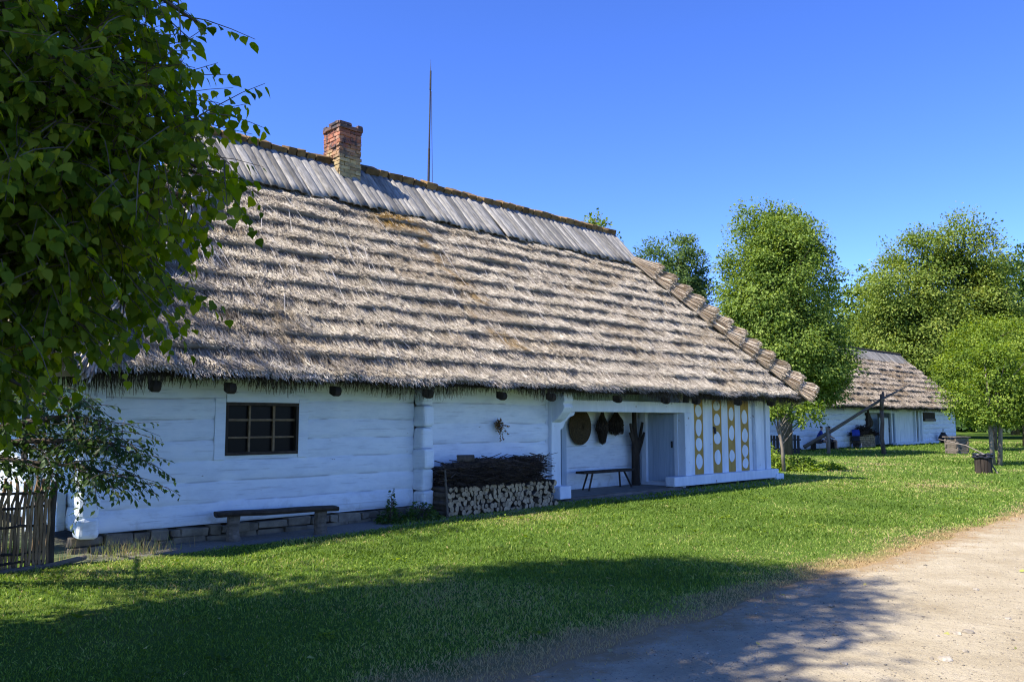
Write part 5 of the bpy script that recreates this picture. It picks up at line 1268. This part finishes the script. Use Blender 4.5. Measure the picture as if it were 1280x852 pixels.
# ------------------------------------------------------------------ grass
def grass():
    rg = np.random.default_rng(11); PX = []; PY = []
    bands = [(3.4, 7, 2600), (7, 11, 1900), (11, 17, 900), (17, 27, 330), (27, 45, 95), (45, 75, 26)]
    for (d0, d1, den) in bands:
        area = (d1 ** 2 - d0 ** 2) * 0.5 * 1.65; n_ = int(area * den); d = np.sqrt(rg.uniform(d0 * d0, d1 * d1, n_)); a = rg.uniform(-0.86, 0.79, n_)
        PX.append(d * np.sin(a)); PY.append(d * np.cos(a))
    x = np.concatenate(PX); y = np.concatenate(PY); u, v = uv_of(x, y); pe = path_edge(u)
    keep = ~((u > -0.1) & (u < LEN + 0.1) & (v > -0.12) & (v < 7))
    onp = v < pe + 0.02; keep &= ~(onp & (v > -11.3)) | ((v > pe - 0.35) & (rg.random(len(x)) < 0.10))
    edge = np.clip((pe + 0.62 + 0.8 * (vnoise(u * 0.8, v, 4) - .5) - v) / 0.75, 0, 1); keep &= rg.random(len(x)) > edge * 0.30
    foot = (u > -0.5) & (u < 4.3) & (v > -0.78 + 0.3 * (vnoise(u * 2, v * 0, 6) - .5)); keep &= ~foot
    u2, v2 = (x - O2[0]) * HD[0] + (y - O2[1]) * HD[1], (x - O2[0]) * HN[0] + (y - O2[1]) * HN[1]
    keep &= ~((u2 > -8) & (u2 < 23.4) & (v2 > -0.2) & (v2 < 7))
    porch = (u > 8.6) & (u < 13.2) & (v > -0.35); keep &= ~porch
    x, y, u, v, edge = x[keep], y[keep], u[keep], v[keep], edge[keep]; n_ = len(x)
    d = np.hypot(x, y); z = ground_z(x, y)
    hgt = np.clip(0.016 + 0.0008 * d, 0.020, 0.07) * rg.uniform(0.5, 1.5, n_) * (0.7 + 0.7 * fbm(x * 0.8, y * 0.8, 2, 2)); wd = np.clip(0.0011 * d, 0.0045, 0.09) * rg.uniform(0.6, 1.4, n_)
    tall = rg.random(n_) < 0.006; hgt[tall] *= 2.4
    a = rg.uniform(0, 6.28, n_); lean = rg.normal(0, 0.55, (n_, 2)) * hgt[:, None]
    bx = np.stack([np.cos(a), np.sin(a), 0 * a], 1) * wd[:, None] / 2
    P = np.stack([x, y, z - 0.004], 1); T = P + np.stack([lean[:, 0], lean[:, 1], hgt], 1); Mm = P * 0.5 + T * 0.5 + np.stack([-lean[:, 0] * .18, -lean[:, 1] * .18, hgt * 0.12], 1)
    V = np.stack([P - bx, P + bx, Mm + bx * 0.8, Mm - bx * 0.8, T + bx * 0.12, T - bx * 0.12], 1).reshape(-1, 3); i = np.arange(n_) * 6
    F = np.concatenate([np.stack([i, i + 1, i + 2, i + 3], 1), np.stack([i + 3, i + 2, i + 4, i + 5], 1)])
    patch = fbm(x * 0.28, y * 0.28, 31, 3); fine = fbm(x * 1.3, y * 1.3, 33, 2)
    far = sstep(18, 34, d)
    r = 0.38 + 1.0 * (patch - 0.5) + 0.5 * (fine - 0.5) + rg.normal(0, 0.16, n_) + 0.10 * far + edge * 0.95
    r = np.where(rg.random(n_) < 0.05, r + 0.35, r)
    o = bulk('grass', V, F, M['grass'], None, {'rnd': np.repeat(np.clip(r, 0, 1), 6)}); tag(o, 'short sunlit and shaded green lawn grass', 'grass', kind='stuff')
grass()

# dry tuft at the house corner by the fence
rg = np.random.default_rng(12); mb = MB()
V = []; F = []; b0 = 0
n_ = 380; u = rg.normal(0.35, 0.32, n_); v = rg.normal(-0.55, 0.16, n_); P = HO[None] + u[:, None] * HD + v[:, None] * HN; P[:, 2] = ground_z(P[:, 0], P[:, 1])
ln = rg.uniform(0.05, 0.24, n_); T = P + np.stack([rg.normal(0, 0.35, n_) * ln, rg.normal(0, 0.35, n_) * ln, ln], 1); a = rg.uniform(0, 6.28, n_); bx = np.stack([np.cos(a), np.sin(a), 0 * a], 1) * 0.0035
V = np.stack([P - bx, P + bx, T], 1).reshape(-1, 3); F = np.arange(n_ * 3).reshape(n_, 3)
o = bulk('dry_grass', V, F, M['grass'], None, {'rnd': np.repeat(np.clip(rg.normal(0.9, 0.12, n_), 0, 1), 3)}); tag(o, 'dry yellow grass tuft at the left house corner', 'dry grass', kind='stuff')

# broad-leaved weeds and clover in the turf
rg = np.random.default_rng(29); nc = 260; d = np.sqrt(rg.uniform(4.6 ** 2, 24 ** 2, nc)); a = rg.uniform(-0.65, 0.6, nc); cx, cy = d * np.sin(a), d * np.cos(a); u, v = uv_of(cx, cy); k_ = (v < -1.2) & (v > path_edge(u) + 0.5); cx, cy = cx[k_], cy[k_]; nc = len(cx)
idx = np.repeat(np.arange(nc), 26); n_ = len(idx); aa = rg.uniform(0, 6.28, n_); rr = np.abs(rg.normal(0, 0.13, n_)) * rg.uniform(0.5, 1.6, nc)[idx]
P = np.stack([cx[idx] + rr * np.cos(aa), cy[idx] + rr * np.sin(aa), 0 * aa], 1); P[:, 2] = ground_z(P[:, 0], P[:, 1]) + rg.uniform(0.012, 0.04, n_)
V, F = leaves_mesh(P, np.stack([np.cos(aa), np.sin(aa), 0.35 + 0 * aa], 1) + rg.normal(0, 0.3, (n_, 3)), np.array([0, 0, 1.0]) + rg.normal(0, 0.25, (n_, 3)), rg.uniform(0.025, 0.06, n_), 0.75)
o = bulk('lawn_weeds', V, F, M['leaf_apple'], None, {'rnd': np.repeat(np.clip(rg.normal(0.3, 0.2, nc)[idx] + rg.normal(0, 0.1, n_), 0, 1), 4)}); tag(o, 'small clover and broad-leaved weeds growing in the lawn', 'weeds', kind='stuff')

# fallen leaves scattered on the lawn
rg = np.random.default_rng(18); n_ = 150
d = np.sqrt(rg.uniform(4.5 ** 2, 22 ** 2, n_)); a = rg.uniform(-0.6, 0.62, n_); P = np.stack([d * np.sin(a), d * np.cos(a), 0 * a], 1); u, v = uv_of(P[:, 0], P[:, 1])
P = P[(v < -0.9) & (v > -10.5)]; n_ = len(P); P[:, 2] = ground_z(P[:, 0], P[:, 1]) + rg.uniform(0.02, 0.045, n_)
V, F = leaves_mesh(P, rg.normal(0, 1, (n_, 3)) * np.array([1, 1, 0.2]), np.array([0, 0, 1.0]) + rg.normal(0, 0.35, (n_, 3)), rg.uniform(0.04, 0.08, n_), 0.7)
o = bulk('fallen_leaves', V, F, M['grass'], None, {'rnd': np.repeat(rg.uniform(0.75, 1, n_), 4)}); tag(o, 'pale dry leaves fallen on the lawn', 'fallen leaves', kind='stuff')

# gravel and single stones on the path
def stone_mesh(r0, seed):
    bm = bmesh.new(); bmesh.ops.create_icosphere(bm, subdivisions=2, radius=r0); rs = random.Random(seed); a = [rs.uniform(0.7, 1.25) for _ in range(3)]
    for v in bm.verts:
        q = v.co.normalized(); k = 1 + 0.22 * math.sin(q.x * 4 + seed) * math.cos(q.y * 5 + seed * 2) + rs.uniform(-0.05, 0.05)
        v.co = Vector((v.co.x * a[0] * k, v.co.y * a[1] * k, v.co.z * 0.5 * k))
    me = bpy.data.meshes.new('stone'); bm.to_mesh(me); bm.free(); me.materials.append(M['pebble']); at_ = me.attributes.new('rnd', 'FLOAT', 'POINT'); at_.data.foreach_set('value', np.full(len(me.vertices), rs.uniform(0.5, 1.0), dtype=np.float32)); return me
def ico_arrays():
    bm = bmesh.new(); bmesh.ops.create_icosphere(bm, subdivisions=1, radius=1.0); V = np.array([v.co[:] for v in bm.verts]); F = np.array([[v.index for v in f.verts] for f in bm.faces]); bm.free(); return V, F
IV, IF = ico_arrays(); rg = np.random.default_rng(14)
n_ = 26000; d = rg.uniform(4.2, 17, n_); a = rg.uniform(-0.25, 0.75, n_); x = d * np.sin(a); y = d * np.cos(a); u, v = uv_of(x, y)
k_ = (v < path_edge(u) - 0.1 * rg.random(n_)) & (v > -11.2); x, y, d = x[k_], y[k_], d[k_]; n_ = len(x)
s = rg.lognormal(-5.5, 0.5, n_)[:, None, None] * rg.uniform(0.6, 1.3, (n_, 1, 3)) * np.array([1, 1, 0.55])
V = IV[None] * (1 + 0.15 * rg.normal(0, 1, (n_, len(IV), 1))) * s + np.stack([x, y, 0.006 + 0.02 * np.sin(np.pi * np.clip((v[k_] - path_edge(u[k_])) / (-11.4 - path_edge(u[k_])), 0, 1))], 1)[:, None, :]
F = (IF[None] + (np.arange(n_) * len(IV))[:, None, None]).reshape(-1, 3)
o = bulk('gravel', V, F, M['pebble'], None, {'rnd': np.repeat(rg.random(n_), len(IV))}); tag(o, 'fine gravel and grit strewn over the pale path', 'gravel', kind='stuff')
for i, (x, y, r0) in enumerate(((3.05, 6.0, 0.045), (3.5, 6.7, 0.036), (3.62, 6.75, 0.04), (2.55, 6.7, 0.03), (3.3, 6.2, 0.03), (2.9, 7.7, 0.026), (4.2, 7.2, 0.03), (2.3, 5.9, 0.03), (4.6, 8.4, 0.03), (3.9, 6.1, 0.035))):
    st_ = bpy.data.objects.new('stone', stone_mesh(r0, i)); COL.objects.link(st_); st_.location = (x, y, 0.027); st_.rotation_euler[2] = i
    tag(st_, 'fist-sized pale stone lying loose on the gravel path', 'stone', 'loose stones on the path')
